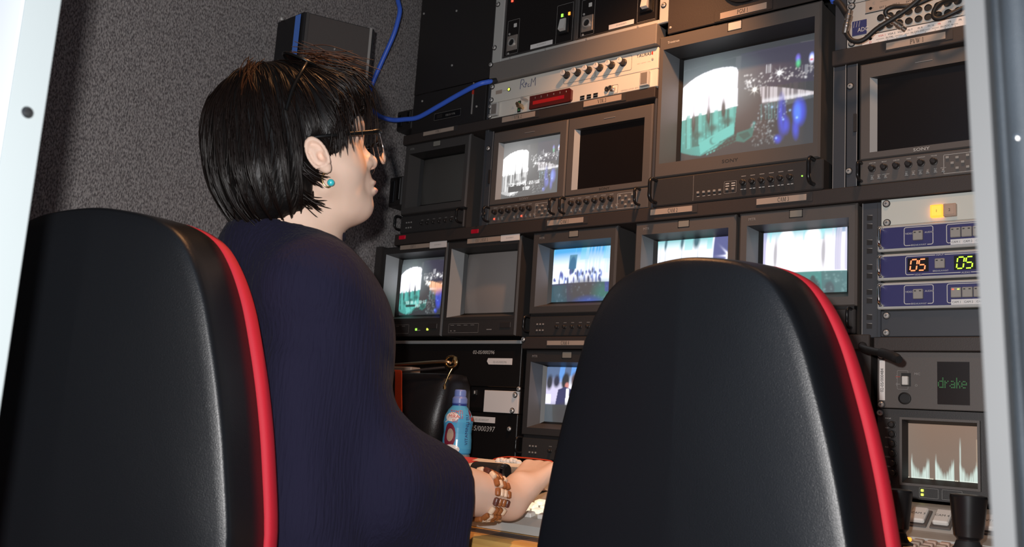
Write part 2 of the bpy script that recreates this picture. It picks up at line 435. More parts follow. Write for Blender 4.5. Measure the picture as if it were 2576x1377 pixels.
# ---------------------------------------------------------------- pictures on the monitors
class Pic:
    def __init__(s, nx, ny, base=(0,0,0)):
        s.nx, s.ny = nx, ny; s.a = np.zeros((ny,nx,3)); s.a[:] = base
        s.u, s.v = np.meshgrid(np.linspace(0,1,nx), np.linspace(0,1,ny)); s.r = np.random.RandomState(nx)
    def mix(s, k, c): k = np.clip(k,0,1)[...,None]; s.a = s.a*(1-k) + np.array(c)*k; return s
    def rect(s, u0,u1,v0,v1,c,a=1): return s.mix(a*((s.u>=u0)&(s.u<=u1)&(s.v>=v0)&(s.v<=v1)), c)
    def ell(s, u,v,ru,rv,c,soft=.15,a=1):
        d = np.sqrt(((s.u-u)/ru)**2+((s.v-v)/rv)**2); return s.mix(a*np.clip((1+soft-d)/(2*soft),0,1), c)
    def poly(s, P, c, a=1):
        k = np.zeros(s.u.shape, bool); n = len(P)
        for i in range(n):
            (x0,y0),(x1,y1) = P[i],P[(i+1)%n]
            if y0 == y1: continue
            k ^= ((y0>s.v)!=(y1>s.v)) & (s.u < (x1-x0)*(s.v-y0)/(y1-y0)+x0)
        return s.mix(a*k, c)
    def spot(s, u,v,r,c):
        asp = s.nx/s.ny
        d2 = ((s.u-u)*asp)**2+(s.v-v)**2; s.a = s.a + np.exp(-d2/(r*r))[...,None]*np.array(c); return s
    def star(s, u,v,r,c):
        s.spot(u,v,r,c)
        asp = s.nx/s.ny; x,y = (s.u-u)*asp, s.v-v
        for t in (0,.785,1.571,2.356):
            p,q = x*math.cos(t)+y*math.sin(t), -x*math.sin(t)+y*math.cos(t)
            s.a = s.a + (np.exp(-(p/(r*2.6))**2-(q/(r*.28))**2))[...,None]*np.array(c)*.8
        return s
    def specks(s, n, u0,u1,v0,v1,r,c):
        for _ in range(n): s.spot(s.r.uniform(u0,u1), s.r.uniform(v0,v1), r*s.r.uniform(.6,1.4), np.array(c)*s.r.uniform(.4,1.2))
        return s
    def streaks(s, u0,u1,v0,v1,c,amt,freq=40):
        k = s.r.rand(freq+1); w = np.interp(s.u, np.linspace(u0,u1,freq+1), k)
        return s.mix(amt*(w>.55)*((s.u>u0)&(s.u<u1)&(s.v>v0)&(s.v<v1)), c)
    def soft(s, n=1):
        for _ in range(n):
            b = np.pad(s.a,((1,1),(1,1),(0,0)),'edge'); s.a = (b[:-2,1:-1]+b[2:,1:-1]+b[1:-1,:-2]+b[1:-1,2:]+4*b[1:-1,1:-1])/8
        return s
    def digits(s, t, u, v, h, c):
        F = {'0':'757','1':'262','2':'767','6':'747',':':'020','T':'722','C':'747','S':'764','O':'757','P':'774','R':'775','-':'070'}
        B = {'0':(7,5,5,5,7),'1':(2,6,2,2,7),'2':(7,1,7,4,7),'6':(7,4,7,5,7),'8':(7,5,7,5,7),':':(0,2,0,2,0),'T':(7,2,2,2,2),'S':(7,4,7,1,7),'O':(7,5,5,5,7),'P':(7,5,7,4,4),'R':(7,5,7,6,5),'-':(0,0,7,0,0),' ':(0,)*5,'C':(7,4,4,4,7)}
        w = h*.62*s.ny/s.nx
        for i,ch in enumerate(t):
            for r,bits in enumerate(B[ch]):
                for b in range(3):
                    if bits & (4>>b): s.rect(u+i*w*1.25+b*w/3, u+i*w*1.25+(b+1)*w/3, v+h*(4-r)/5, v+h*(5-r)/5, c)
        return s

def stage_view(nx, ny, warm=False, grey=False):
    """the night concert seen on the programme monitors: white stage at left, city lights and water at right"""
    p = Pic(nx, ny, (.026,.029,.033))
    if not grey: p.poly([(.0,.883),(1,.93),(1,.926),(0,.878)], (.16,.16,.17), .7)
    p.rect(.46,1,.56,.92,(.030,.022,.055), .8); p.rect(.44,.66,.12,.58,(.045,.036,.036), .8)
    p.ell(.2,.66,.36,.30,(.07,.10,.10),.35,.8); p.rect(.425,.465,.44,.90,(.10,.11,.12),.8); p.ell(.27,.86,.06,.08,(.06,.09,.08),.3,.8)
    p.mix(np.exp(-((p.u-.22)/.30)**2-((p.v-.62)/.26)**2)*.5,(.5,.55,.6))
    p.poly([(.0,.40),(.0,.70),(.03,.728),(.07,.76),(.12,.79),(.18,.812),(.25,.826),(.33,.827),(.40,.816),(.435,.795),(.448,.765),(.455,.44),(.3,.425)], (1.35,1.35,1.45))
    dk = (.02,.10,.09) if not grey else (.12,.12,.13); teal = (.07,.38,.34) if not grey else (.55,.58,.62); tl2 = (.13,.58,.52) if not grey else (.9,.9,.95)
    p.poly([(0,.12),(.03,.10),(.10,.07),(.17,.05),(.30,.10),(.43,.20),(.45,.44),(.3,.425),(0,.40)], teal)
    p.mix(np.clip((.16-p.u)*3,0,1)*np.clip((.22-p.v)*5,0,1), (.026,.029,.033))
    p.streaks(0,.43,.14,.42,dk,.75,38); p.specks(50,.03,.42,.16,.36,.008,(.05,.22,.2))
    for u in (.06,.155,.28,.40): p.rect(u,u+.028,.12+.22*u,.44,tl2,.8)
    p.streaks(.02,.43,.42,.62,(.55,.55,.6),.35,40)
    for u,h,k in ((.115,.30,.5),(.235,.34,1),(.35,.38,.6)):
        p.ell(u,h+.05,.015,.085,(.025,.05,.05),.35); p.ell(u,h+.17,.007,.11,(.35,.33,.38),.5,.7*k); p.ell(u+.03,h-.06,.04,.03,(.02,.09,.08),.5,.8)
    p.poly([(.17,.05),(.43,.19),(.43,.29),(.16,.165)], tl2); p.poly([(.17,.05),(.43,.19),(.43,.20),(.17,.062)], dk, .6)
    p.ell(.27,.165,.026,.034,(.06,.30,.27),.2); p.ell(.282,.17,.022,.028,tl2,.2)
    for i in range(11):
        for k in range(3): p.poly([(.215+i*.026+k*.012,.048+i*.009+k*.03),(.232+i*.026+k*.012,.054+i*.009+k*.03),(.236+i*.026+k*.012,.068+i*.009+k*.03),(.219+i*.026+k*.012,.062+i*.009+k*.03)], (.03,.13,.11) if i > 2 else tl2, .8 if .05+i*.009+k*.03 < .19 else 0)
    p.poly([(.45,.20),(.54,.22),(.585,.27),(.56,.15),(.50,.11),(.44,.13)], (.03,.20,.17), .8); p.poly([(.46,.185),(.53,.20),(.55,.16),(.50,.13)], (.02,.08,.07), .8); p.spot(.575,.265,.012,(.05,.3,.3))
    p.specks(90,.5,1,.60,.71,.0055,(.75,.72,.7)); p.specks(24,.5,.66,.56,.66,.006,(.7,.7,.7))
    p.star(.745,.675,.014,(1.5,1.5,1.5)); p.star(.575,.56,.014,(1.3,1.25,1.15)); p.spot(.92,.60,.009,(.9,.9,.9)); p.spot(.69,.645,.008,(.8,.8,.8))
    p.rect(.655,.695,.69,.755,(.12,.12,.14)); p.streaks(.65,.70,.69,.77,(.6,.6,.65),.9,12)
    for u,v,c in ((.865,.78,(.25,.2,.95)),(.868,.735,(.1,.7,.3)),(.955,.775,(.4,.55,1.5)),(.955,.755,(1.2,1.2,1.4)),(.995,.755,(.25,.10,.75))): p.ell(u,v,.012,.030,c,.7)
    p.ell(.955,.750,.010,.010,(.8,.1,.15),.4)
    p.streaks(.87,.96,.63,.71,(.3,.3,.34),.7,14)
    p.poly([(.61,.575),(.66,.57),(.75,.545),(1,.455),(1,.44),(.80,.425),(.63,.43)], (.62,.57,.60) if not warm else (1.1,.6,.35))
    p.streaks(.61,.92,.40,.57,(.06,.05,.06),.75,52); p.mix(np.exp(-((p.v-.445)/.018)**2)*((p.u > .63)&(p.u < .95))*.7,(.9,.9,.95))
    p.poly([(.63,.43),(.66,.405),(1,.445),(1,.42),(.7,.36),(.65,.36)], (.10,.12,.14), .8); p.streaks(.62,.74,.28,.42,(.10,.22,.22),.7,16)
    blue = (.05,.08,.72)
    for u,v,ru,rv in ((.765,.30,.022,.14),(.79,.21,.022,.06),(.855,.17,.018,.07),(.735,.10,.02,.03)): p.ell(u,v,ru,rv,blue,.6,.9)
    p.ell(.88,.31,.040,.105,blue,.35,.95); p.ell(.868,.305,.022,.075,(.08,.25,1.1),.5,.9); p.ell(.775,.33,.008,.11,(.02,.04,.3),.5)
    for u,v in ((.865,.26),(.775,.26),(.82,.33),(.70,.38),(.725,.11)): p.spot(u,v,.008,(.4,.65,1.1))
    p.specks(110,.55,.72,.06,.27,.005,(.24,.27,.28)); p.specks(40,.60,.80,.26,.42,.004,(.4,.5,.55))
    p.spot(.0,.62,.03,(.12,.1,.5)); p.spot(.11,.55,.02,(.1,.1,.3))
    return p
def pic_pgm(): return stage_view(300,225).soft(2)
def pic_ext():
    p = stage_view(110,86,warm=True); p.ell(.80,.45,.10,.08,(1.0,.45,.25),.6,.8); p.ell(.84,.32,.07,.10,(.05,.08,.6),.6,.8)
    p.specks(14,.55,.95,.52,.68,.016,(1,1,1)); p.rect(.16,.36,.175,.205,(.01,.02,.02)); p.digits('TCR 00:21:22:16',.16,.215,.045,(.55,.9,.85)); return p.digits('STOP',.36,.16,.04,(.5,.8,.75))
def pic_vtr():
    p = stage_view(120,92,grey=True)
    g = p.a.mean(axis=2,keepdims=True); k = (p.u>.6)[...,None]*.6; p.a = (g*.9+.15)*(1-k)+(p.a+.14)*k
    p.specks(20,.5,.95,.5,.7,.012,(.8,.8,.8)); p.rect(.13,.42,.11,.24,(.12,.12,.12)); p.digits('TCR 00:21:22:16',.13,.21,.06,(1,1,1)); return p.digits('STOP',.38,.13,.055,(1,1,1))
def pic_cam1():
    p = Pic(140,106,(.08,.45,.90))
    p.v.shape
    p.mix(np.clip((.90-p.v)*4.0,0,1)*(p.v>.36)*.93, (1.15,1.22,1.4)); p.streaks(0,1,.75,1,(.25,.75,.85),.5,18)
    p.rect(.30,.42,.60,.84,(.10,.28,.42)); p.ell(.36,.66,.05,.15,(.04,.16,.30),.1)
    p.streaks(.55,.95,.5,1,(.5,.75,1.0),.45,30)
    for i in range(80): p.ell(p.r.uniform(.03,.8),p.r.uniform(.36,.56),.012,p.r.uniform(.02,.07),[(1.1,1.1,1.25),(.10,.12,.45),(.25,.35,.75),(.06,.08,.2)][i%4],.4)
    p.rect(0,1,0,.355,(.035,.05,.11)); p.rect(0,.28,0,.33,(.02,.10,.12),.7); p.ell(.55,.2,.28,.2,(.05,.05,.055),.4); p.ell(.86,.15,.16,.2,(.02,.15,.13),.5); p.ell(.62,.03,.18,.08,(.03,.08,.35),.6)
    p.rect(.85,1,.2,.36,(.06,.06,.35),.7); p.specks(40,.1,.9,.05,.33,.012,(.06,.08,.1)); return p
def pic_cam2():
    p = Pic(140,106,(1.2,1.25,1.35)); p.rect(0,1,0,.3,(.05,.3,.3)); p.mix(np.clip((p.v-.78)*5,0,1), (.15,.55,.58)); p.streaks(0,.75,.78,1,(.25,.75,.75),.6,16)
    for u,w in ((.13,.018),(.36,.02),(.55,.04)): p.ell(u,.93,w,.13,(.05,.14,.18),.4)
    for u in (.06,.14,.37,.58): p.ell(u,.65,.008,.2,(.4,.45,.5),.5,.6)
    p.rect(.76,1,0,1,(.10,.11,.30)); p.rect(.755,.775,0,1,(.9,.95,1.1)); p.star(.97,.66,.05,(1.6,1.6,1.8)); return p
def pic_cam3():
    p = Pic(140,106,(1.25,1.22,1.3)); p.mix(np.clip((p.v-.80)*5,0,1), (.12,.55,.62)); p.streaks(.1,.9,.8,1,(.3,.85,.9),.6,14); p.rect(0,.06,.3,1,(.35,.32,.65),.7)
    p.rect(.84,1,.36,1,(.25,.25,.5),.6); p.streaks(.80,1,.36,1,(.8,.75,.9),.5,14); p.rect(.9,.94,.36,.9,(1.2,1.2,1.3),.8)
    for u in (.18,.72): p.ell(u,.62,.022,.22,(.35,.33,.36),.4,.8)
    for u in (.3,.6): p.ell(u,.86,.10,.16,(.3,.6,.6),.25,.35); p.ell(u,.84,.085,.15,(1.25,1.22,1.3),.2,.9)
    p.rect(0,1,0,.345,(.05,.26,.24)); p.ell(.61,.10,.075,.15,(.03,.07,.07),.2); p.ell(.61,.24,.025,.05,(.03,.07,.07),.2); p.ell(.78,.1,.05,.1,(.03,.07,.07),.2)
    p.rect(.7,1,0,.34,(.07,.11,.13),.6); p.specks(40,.65,1,.02,.34,.012,(.09,.13,.13)); return p
def pic_cam4():
    p = Pic(130,110,(.10,.16,.30)); p.streaks(0,1,.7,1,(.15,.45,1.1),.7,18); p.ell(.75,.58,.42,.26,(1.25,1.25,1.3),.25); p.ell(.15,.5,.3,.2,(.75,.7,.95),.5)
    p.rect(0,.12,.34,.5,(1.1,1.1,1.25)); p.ell(.62,.93,.10,.07,(.03,.10,.3),.2)
    p.ell(.345,.72,.06,.14,(.015,.015,.02),.2); p.ell(.375,.65,.03,.05,(.7,.25,.22),.3); p.poly([(.20,.33),(.24,.58),(.35,.63),(.48,.58),(.55,.33)], (.03,.03,.12))
    p.poly([(.36,.33),(.37,.6),(.41,.6),(.43,.33)], (1.2,1.2,1.3)); p.ell(.08,.7,.05,.12,(.02,.02,.03),.3); p.ell(.2,.72,.05,.1,(.02,.02,.05),.3); p.ell(.5,.75,.07,.12,(.10,.05,.05),.3)
    for i in range(40): p.ell(p.r.uniform(.5,1),p.r.uniform(.55,.95),.02,.04,[(1.2,1.2,1.3),(.3,.2,.2),(.2,.4,1.0)][i%3],.5,.8)
    p.rect(0,1,0,.335,(.05,.055,.055)); p.rect(0,.15,0,.335,(.08,.10,.12),.7); p.ell(.4,.15,.22,.2,(.05,.045,.045),.3); p.ell(.9,.2,.12,.12,(.03,.22,.24),.5); p.ell(.85,.05,.1,.08,(.02,.25,.25),.5); return p
def pic_wave():
    p = Pic(140,120,(.15,.105,.07)); p.mix(p.v*.45,(.26,.13,.065)); p.mix(np.clip(.35-p.u,0,1)*.8,(.16,.14,.11))
    for b,(u0,u1) in enumerate(((.06,.32),(.40,.66),(.73,.985))):
        x = np.clip((p.u-u0)/(u1-u0),0,1); inside = (p.u>=u0)&(p.u<=u1)
        env = .13+.36*np.abs(x-.5)**1.3*1.6 + .07*np.interp(x,np.linspace(0,1,24),p.r.rand(24)); k = p.r.rand(80); st = np.interp(p.u,np.linspace(0,1,80),k)
        p.mix(inside*np.clip((env-p.v)*9,0,1)*(.45+.55*st)*np.clip((p.v-.02)*40,0,1), (.62,.78,.70))
        for uu,h in ((u0+.012,.46+.02*b),(u1-.03,.40),(u0+.05,.22),(u1-.06,.24)): p.mix(np.exp(-((p.u-uu)/.008)**2)*np.clip((h+(.28 if (b==2 and uu<u0+.04) else 0)-p.v)*5,0,1)*.85, (.66,.80,.74))
        p.mix(inside*np.exp(-((p.v-.035)/.012)**2)*.8, (.8,.9,.8))
    for u in (.02,.335,.36,.675,.70): p.spot(u,.03,.012,(1,1,.8))
    p.rect(.95,1,.3,.75,(.6,.45,.3),.35); return p

def tube_face(name, x0,x1,z0,z1,y,bulge,parent,pic=None,matname=None):
    """a gently domed picture tube carrying its picture as light"""
    if pic is None: nx, ny = 24, 18
    else: nx, ny = pic.nx, pic.ny
    u,v = np.meshgrid(np.linspace(0,1,nx),np.linspace(0,1,ny))
    X = x0+(x1-x0)*u; Z = z0+(z1-z0)*v; Y = y - bulge*(1-((2*u-1)**2*.5+(2*v-1)**2*.5))
    o = wloc(parent)
    co = np.stack([X-o.x,Y-o.y,Z-o.z],-1).reshape(-1,3)
    i = np.arange(nx*ny).reshape(ny,nx); q = np.stack([i[:-1,:-1],i[:-1,1:],i[1:,1:],i[1:,:-1]],-1).reshape(-1,4)
    me = bpy.data.meshes.new(name); me.from_pydata(co.tolist(),[],q.tolist())
    me.polygons.foreach_set('use_smooth',[True]*len(q))
    me.materials.append(M[matname or ('tube_picture' if bulge else 'lcd_picture')])
    if pic is not None:
        ca = me.color_attributes.new('picture','FLOAT_COLOR','POINT')
        a = np.ones((nx*ny,4),np.float32); a[:,:3] = pic.a.reshape(-1,3); ca.data.foreach_set('color',a.ravel())
    ob = bpy.data.objects.new(name,me); COL.objects.link(ob); ob.parent = parent
    return ob

def crt(label, x0,x1,z0,z1,op,d,pic,case='case_grey',recess='recess_grey',tubem='phosphor_dark',tally='tally_white',split=None,strip=None,group=None,maker=None,big=False,ctl=True,ears=(True,True),cat='monitor'):
    y = RY; cx = (x0+x1)/2
    t = thing('picture_monitor', label, cat, (cx,y,z0), group)
    b = MB(); hb = (x0+.002,x1-.002,z0+.001,z1-.002); b.box(hb[0],hb[1],y+d+.035,y+.26,hb[2],hb[3],case,.002); b.ring(hb,hb,y+.010,y+d+.037,case); part('housing', b, t)
    # bezel: chamfered edge, flat face, tapered recess
    b = MB(); zs = split if split else z0; ch = .004
    o = (x0,x1,zs,z1); o2 = (x0+ch,x1-ch,zs+ch*.5,z1-ch)
    b.ring(o,o,y+.012,y+.004,case); b.ring(o,o2,y+.004,y,case); b.ring(o2,op,y,y,case)
    k = .012 if big else .009
    inn = (op[0]+k,op[1]-k,op[2]+k*1.2,op[3]-.005)
    b.ring(op,inn,y,y+d,['case_grey',recess,'recess_dark',recess])  # top wall of the recess is darker: its shade is painted in
    e = .008; inn2 = (inn[0]+e,inn[1]-e,inn[2]+e*.6,inn[3]-.003)
    b.ring(inn,inn2,y+d,y+d+.006,'tube_edge')
    if maker: b.text(maker[0],maker[1],maker[2],maker[3],y-.0005,maker[4],sx=maker[5] if len(maker)>5 else 1)
    part('bezel', b, t)
    if pic: pic.soft(1)
    tube_face('picture_tube', inn2[0]-.006,inn2[1]+.006,inn2[2]-.006,inn2[3]+.006,y+d+.016,.018 if big else .016,t,pic,None if pic else tubem)
    if tally:
        tx0,tx1,tz0,tz1 = tally[1:]; b = MB(); b.outline(tx0-.0015,tx1+.0015,tz0-.0015,tz1+.0015,y-.0004,.0015,'recess_dark'); b.box(tx0,tx1,y-.0012,y+.001,tz0,tz1,tally[0],.0004); part('tally_lamp', b, t)
    if split:
        b = MB(); yy = y-.006 if big else y+.002
        b.box(x0+.003 if not big else x0+.004,x1+(.010 if big else -.003),yy,y+.04,z0,split-.005,'case_dark',.0025); b.box(x0+.006,x1-.006,y+.006,y+.02,split-.006,split+.001,'recess_dark')
        cp = part('control_panel', b, t)
        h = split-z0; w = x1-x0; mk_ = MB(); yf = yy
        if big:
            for i,(fx) in enumerate((.112,.125,.137,.149,.161)): put('button', SQKEY, cp, (x0+fx,yf,z0+.020)); mk_.rect(x0+fx-.003,x0+fx+.003,z0+.011,z0+.013,yf-.0004,'mark_grey')
            for fx in (.177,.190):
                put('button', SQKEY, cp, (x0+fx,yf,z0+.020)); mk_.rect(x0+fx-.004,x0+fx+.004,z0+.026,z0+.028,yf-.0004,'mark_white').rect(x0+fx-.004,x0+fx+.004,z0+.031,z0+.033,yf-.0004,'mark_white')
            mk_.outline(x0+.170,x0+.197,z0+.012,z0+.037,yf-.0004,.0006,'mark_grey')
            for i in range(6):
                fx = .212+.0195*i; put('knob', DKNOB, cp, (x0+fx,yf,z0+.030)); mk_.rect(x0+fx-.005,x0+fx+.005,z0+.043,z0+.0445,yf-.0004,'mark_grey').rect(x0+fx-.006,x0+fx-.001,z0+.016,z0+.0175,yf-.0004,'mark_white').rect(x0+fx+.001,x0+fx+.006,z0+.016,z0+.0175,yf-.0004,'mark_white')
            b2 = MB(); b2.box(x1+.010-.030,x1-.014,yf-.003,yf,z0+.024,z0+.033,'key_white',.0006); part('power_button', b2, cp)
            b2 = MB(); b2.cyl((x1-.031,yf-.001,z0+.030),(x1-.031,yf,z0+.030),.0016,'glow_green',n=10); part('indicator', b2, cp)
            mk_.rect(x0+.1,x0+.1006,z0+.004,z0+h-.008,yf-.0004,'mark_grey')
            part('markings', mk_, cp)
            put('handle', EAR_B, cp, (x0+.012,yf,z0+h*.5)); put('handle', EAR_B, cp, (x1-.008,yf,z0+h*.5+.002))
        elif ctl:
            for r in range(2):
                for c in range(3): put('button', SQKEY_S, cp, (x0+.028+.0085*c,yf,z0+.014+.014*r))
            for i in range(6): put('knob', DKNOB_S, cp, (x0+.085+.021*i,yf,z0+.021)); mk_.rect(x0+.081+.021*i,x0+.089+.021*i,z0+.030,z0+.031,yf-.0004,'mark_grey')
            part('markings', mk_, cp)
            if ears[0]: put('handle', EAR, cp, (x0+.004,yf,z0+h*.55))
            if ears[1]: put('handle', EAR, cp, (x1-.010,yf,z0+h*.55))
    return t

def lcd(label, x0, pic, white=True, lit=None, word='mark_grey', ear2=True):
    y = RY; x1 = x0+.227; z0,z1 = 1.375,1.611
    t = thing('flat_monitor', label, 'monitor', (x0+.1135,y,z0))
    b = MB(); b.box(x0+.001,x1-.001,y+.0115,y+.07,z0,z1-.001,'case_dark',.002); part('housing', b, t)
    sc = (x0+.030,x0+.205,1.438,1.580)
    b = MB(); o = (x0,x1,1.4235,z1); o2 = (x0+.003,x1-.003,1.425,z1-.003)
    b.ring(o,o,y+.0135,y+.003,'case_brown'); b.ring(o,o2,y+.003,y,'case_brown'); op = (sc[0]-.011,sc[1]+.002,sc[2]-.002,sc[3]+.002); b.ring(o2,op,y,y,'case_brown')
    b.ring(op,sc,y,y+.009,['case_brown','case_brown','recess_dark','recess_light'])  # left bevel paler as flash-lit, top darker as shaded, both by colour
    b.text('SONY',x0+.110,1.4275,.0055,y-.0005,word,'c',sx=1.35); b.box(x0+.100,x0+.130,y-.001,y,1.5945,1.5955,'mark_grey')
    part('bezel', b, t)
    if pic: tube_face('screen', sc[0]-.002,sc[1]+.002,sc[2]-.002,sc[3]+.002,y+.0095,0,t,pic)
    else:
        b = MB(); b.rect(sc[0]-.002,sc[1]+.002,sc[2]-.002,sc[3]+.002,y+.0095,'lcd_black'); part('screen', b, t)
    b = MB(); b.box(x0+.002,x1-.002,y-.002,y+.05,z0,1.4205,'case_brown',.0015); b.rect(x0+.004,x1-.004,1.4205,1.4235,y+.004,'recess_dark'); cp = part('control_panel', b, t)
    yf = y-.002; mk_ = MB()
    for i,nm in enumerate(('APERTURE','BRIGHT','CHROMA','PHASE','CONTRAST','VOLUME')):
        fx = x0+.0245+.0214*i; put('knob', DKNOB, cp, (fx,yf,1.4035)); mk_.text(nm,fx,1.4135,.0018,yf-.0004,'mark_white','c')
    for i,fx in enumerate((.0245,.0365,.0485,.085,.097,.109,.121,.134,.147)):
        put('button', SQKEY_S, cp, (x0+fx,yf,1.3865)); mk_.rect(x0+fx-.0028,x0+fx+.0028,1.3835,1.3842,yf-.0004,'mark_white').text(('LINE A','LINE B','COMPONENT','EXT','SCAN','ASPECT','16:9','BLUE','DEGAUSS')[i],x0+fx,1.3895,.0015,yf-.0004,'mark_white','c')
    if lit:
        for fx in lit: b2 = MB(); b2.box(x0+fx-.0022,x0+fx+.0022,yf-.0026,yf-.0019,1.3847,1.3883,'glow_red'); part('indicator', b2, cp)
    mk_.outline(x0+.1475,x0+.197,1.379,1.4135,yf-.0004,.0006,'mark_white'); part('markings', mk_, cp)
    for dx,dz in ((.154,.031),(.170,.029),(.187,.031),(.162,.020),(.179,.020),(.170,.010),(.187,.010)): put('button', SQKEY, cp, (x0+dx,yf,1.379+dz-.002))
    put('handle', EAR, cp, (x0+.005,yf,1.399))
    if ear2: put('handle', EAR, cp, (x1-.0225,yf,1.400))
    return t

# ---------------------------------------------------------------- the rack itself
rack = thing('equipment_rack', 'dark brown steel rack that carries the monitors, with paper name strips', 'rack', (-.95,RY,0))
def strip(x0,x1,z0,z1,matn='rack_brown'):
    b = MB(); b.box(x0,x1,RY-.004,RY+.30,z0,z1,matn,.0015); return part('shelf', b, rack)
s_a = strip(-1.79,-1.009,1.6225,1.648); s_b = strip(-.619,-.02,1.6175,1.648); s_c = strip(-1.79,-.02,1.3445,1.3735); s_d = strip(-.538,-.02,1.0665,1.0915); s_e = strip(-1.336,-.545,1.069,1.0965)
def name_strip(parent, t, x0,x1,z0,z1,h,al=.5,ink='mark_black',rot=0,sx=.82):
    b = MB(); b.box(x0-.002,x1+.012,RY-.0055,RY-.004,z0-.0025,z1+.002,'rack_black'); b.box(x0,x1,RY-.0068,RY-.0052,z0,z1,'label_paper')
    b.serif(t,x0+(x1-x0)*al,(z0+z1)/2-h/2,h,RY-.0073,ink,sx=sx); part('name_strip', b, parent)
name_strip(s_a,'VTR 1',-1.711,-1.603,1.6355,1.6455,.0065); name_strip(s_a,'VTR 2',-1.440,-1.338,1.6305,1.6435,.0085); name_strip(s_a,'VTR 3',-1.196,-1.094,1.6300,1.6435,.0085)
name_strip(s_b,'PVW 1',-.516,-.413,1.6280,1.6410,.0085,.53)
name_strip(s_c,'CAM 1',-1.281,-1.180,1.3555,1.3675,.0080); name_strip(s_c,'CAM 2',-1.006,-.907,1.3560,1.3680,.0080,.55); name_strip(s_c,'CAM 3',-.765,-.664,1.3555,1.3675,.0080,.55)
name_strip(s_e,'CAM 4',-1.261,-1.160,1.0770,1.0870,.0078)
for x,z in ((-1.5045,1.3600),(-1.759,1.3635)):
    b = MB(); b.box(x-.012,x+.012,RY-.007,RY-.004,z-.005,z+.005,'red_lens',.001); part('red_tally_lamp', b, s_c)
def upright(x0,x1,z0,z1,y0=.006,y1=.3,matn='rail_grey',name='upright'):
    b = MB(); b.box(x0,x1,RY+y0,RY+y1,z0,z1,matn,.001); return part(name, b, rack)
upright(-1.503,-1.492,1.3735,2.1,.0055); upright(-1.0125,-1.0070,1.3735,1.6225,.003); upright(-.618,-.594,1.3735,1.617,.004); upright(-.616,-.594,1.648,2.1,.004)
b = MB(); b.rect(-.5945,-.593,1.3735,1.617,RY+.002,'mark_grey'); b.rect(-.6175,-.6165,1.3735,1.617,RY+.003,'mark_grey'); part('edge_strip', b, rack)
# mounting flanges beside the flat monitors
for x0,x1,pts in ((-1.4905,-1.4715,((-1.485,1.572),(-1.486,1.404))),(-.5905,-.5715,((-.5845,1.572),(-.586,1.405)))):
    b = MB(); b.box(x0,x1,RY+.002,RY+.005,1.375,1.615,'rail_grey'); b.rect(x1-.001,x1+.0003,1.375,1.615,RY+.0015,'mark_grey'); b.box(x1-.006,x1-.0004,RY-.002,RY+.004,1.48,1.515,'case_black'); fl = part('flange', b, rack)
    screws(fl, pts, RY+.002)
# slotted rails at the right bay
def slotted(x0,x1,z0,z1):
    b = MB(); b.box(x0,x1,RY+.004,RY+.03,z0,z1,'rail_grey',.001); b.rect(x0+.0006,x0+.0018,z0,z1,RY+.0035,'mark_grey'); b.rect(x1-.0065,x1-.0055,z0,z1,RY+.0035,'case_dark')
    z = z1-.028; k = 0
    while z > z0+.012:
        b.rect(x0+.009,x1-.015,z-.005,z+.005,RY+.0035,'recess_dark'); b.add([(x0+.009,RY+.0033,z+.005),(x1-.015,RY+.0033,z+.005),(x1-.015,RY+.0033,z+.0035)],[(0,1,2)],'mark_grey')  # pale sliver paints the light on each slot's upper edge
        z -= .016 if k % 2 == 0 else .030; k += 1
    part('slotted_rail', b, rack)
slotted(-.562,-.528,1.0915,1.3405)
b = MB(); b.box(-1.80,-1.79,RY+.11,RY+.36,1.375,2.1,'rack_black'); part('side_panel', b, rack)
b = MB(); b.box(-1.86,-1.8365,RY-.002,RY+.3,1.098,1.345,'rack_black'); part('filler_plate', b, rack)
b = MB(); b.box(-1.85,-.02,RY+.36,RY+.38,.6,2.1,'dark_void'); part('back_panel', b, rack)
b = MB(); b.box(-1.85,1.03,RY+.01,RY+.03,0,.72,'rack_black'); part('kick_panel', b, rack)
b = MB(); b.box(-1.0900,-.545,RY+.004,RY+.05,.80,1.069,'rack_black'); part('filler_plate', b, rack)
b = MB(); b.box(-.32,-.02,RY,RY+.03,1.3735,1.6175,'rack_black'); part('filler_plate', b, rack)
b = MB(); b.box(-.019,0,RY,RY+.35,.8115,2.1,'rack_black'); part('side_panel', b, rack)
b = MB(); b.box(-1.765,-1.3365,RY-.006,RY+.02,1.0805,1.0885,'alu_bar',.001); part('trim_bar', b, rack)
screws(rack, ((-1.331,1.0905),), RY-.004)

# ---------------------------------------------------------------- monitors
MTR = lambda x0,z1: ('MTR',x0+.020,z1-.017,.0055,'mark_grey',1.0)
def ninch(label, x0, z1, pic, **k):
    x1 = x0+.234; z0 = z1-.245; a = (x0+.017,x0+.219,z1-.176,z1-.027)
    return crt(label,x0,x1,z0,z1,a,.036,pic,split=z1-.193,maker=MTR(x0,z1),tally=(k.pop('lamp','tally_dim'),x0+.1055,x0+.1295,z1-.0175,z1-.0045),**k)
ninch('small tube monitor under the CAM 1 strip showing a blue-white crowd scene',-1.326,1.343,pic_cam1())
ninch('small tube monitor under the CAM 2 strip, lower half hidden by the chair',-1.046,1.343,pic_cam2(),case='case_brown')
ninch('small tube monitor under the CAM 3 strip showing a white stage',-.804,1.343,pic_cam3(),case='case_brown')
ninch('small tube monitor under the CAM 4 strip, with a dark-suited man',-1.326,1.0665,pic_cam4(),case='case_dark')
ninch('dark switched-off tube monitor under the VTR 1 strip',-1.782,1.621,None,lamp='tally_dim',case='case_grey',recess='case_grey')
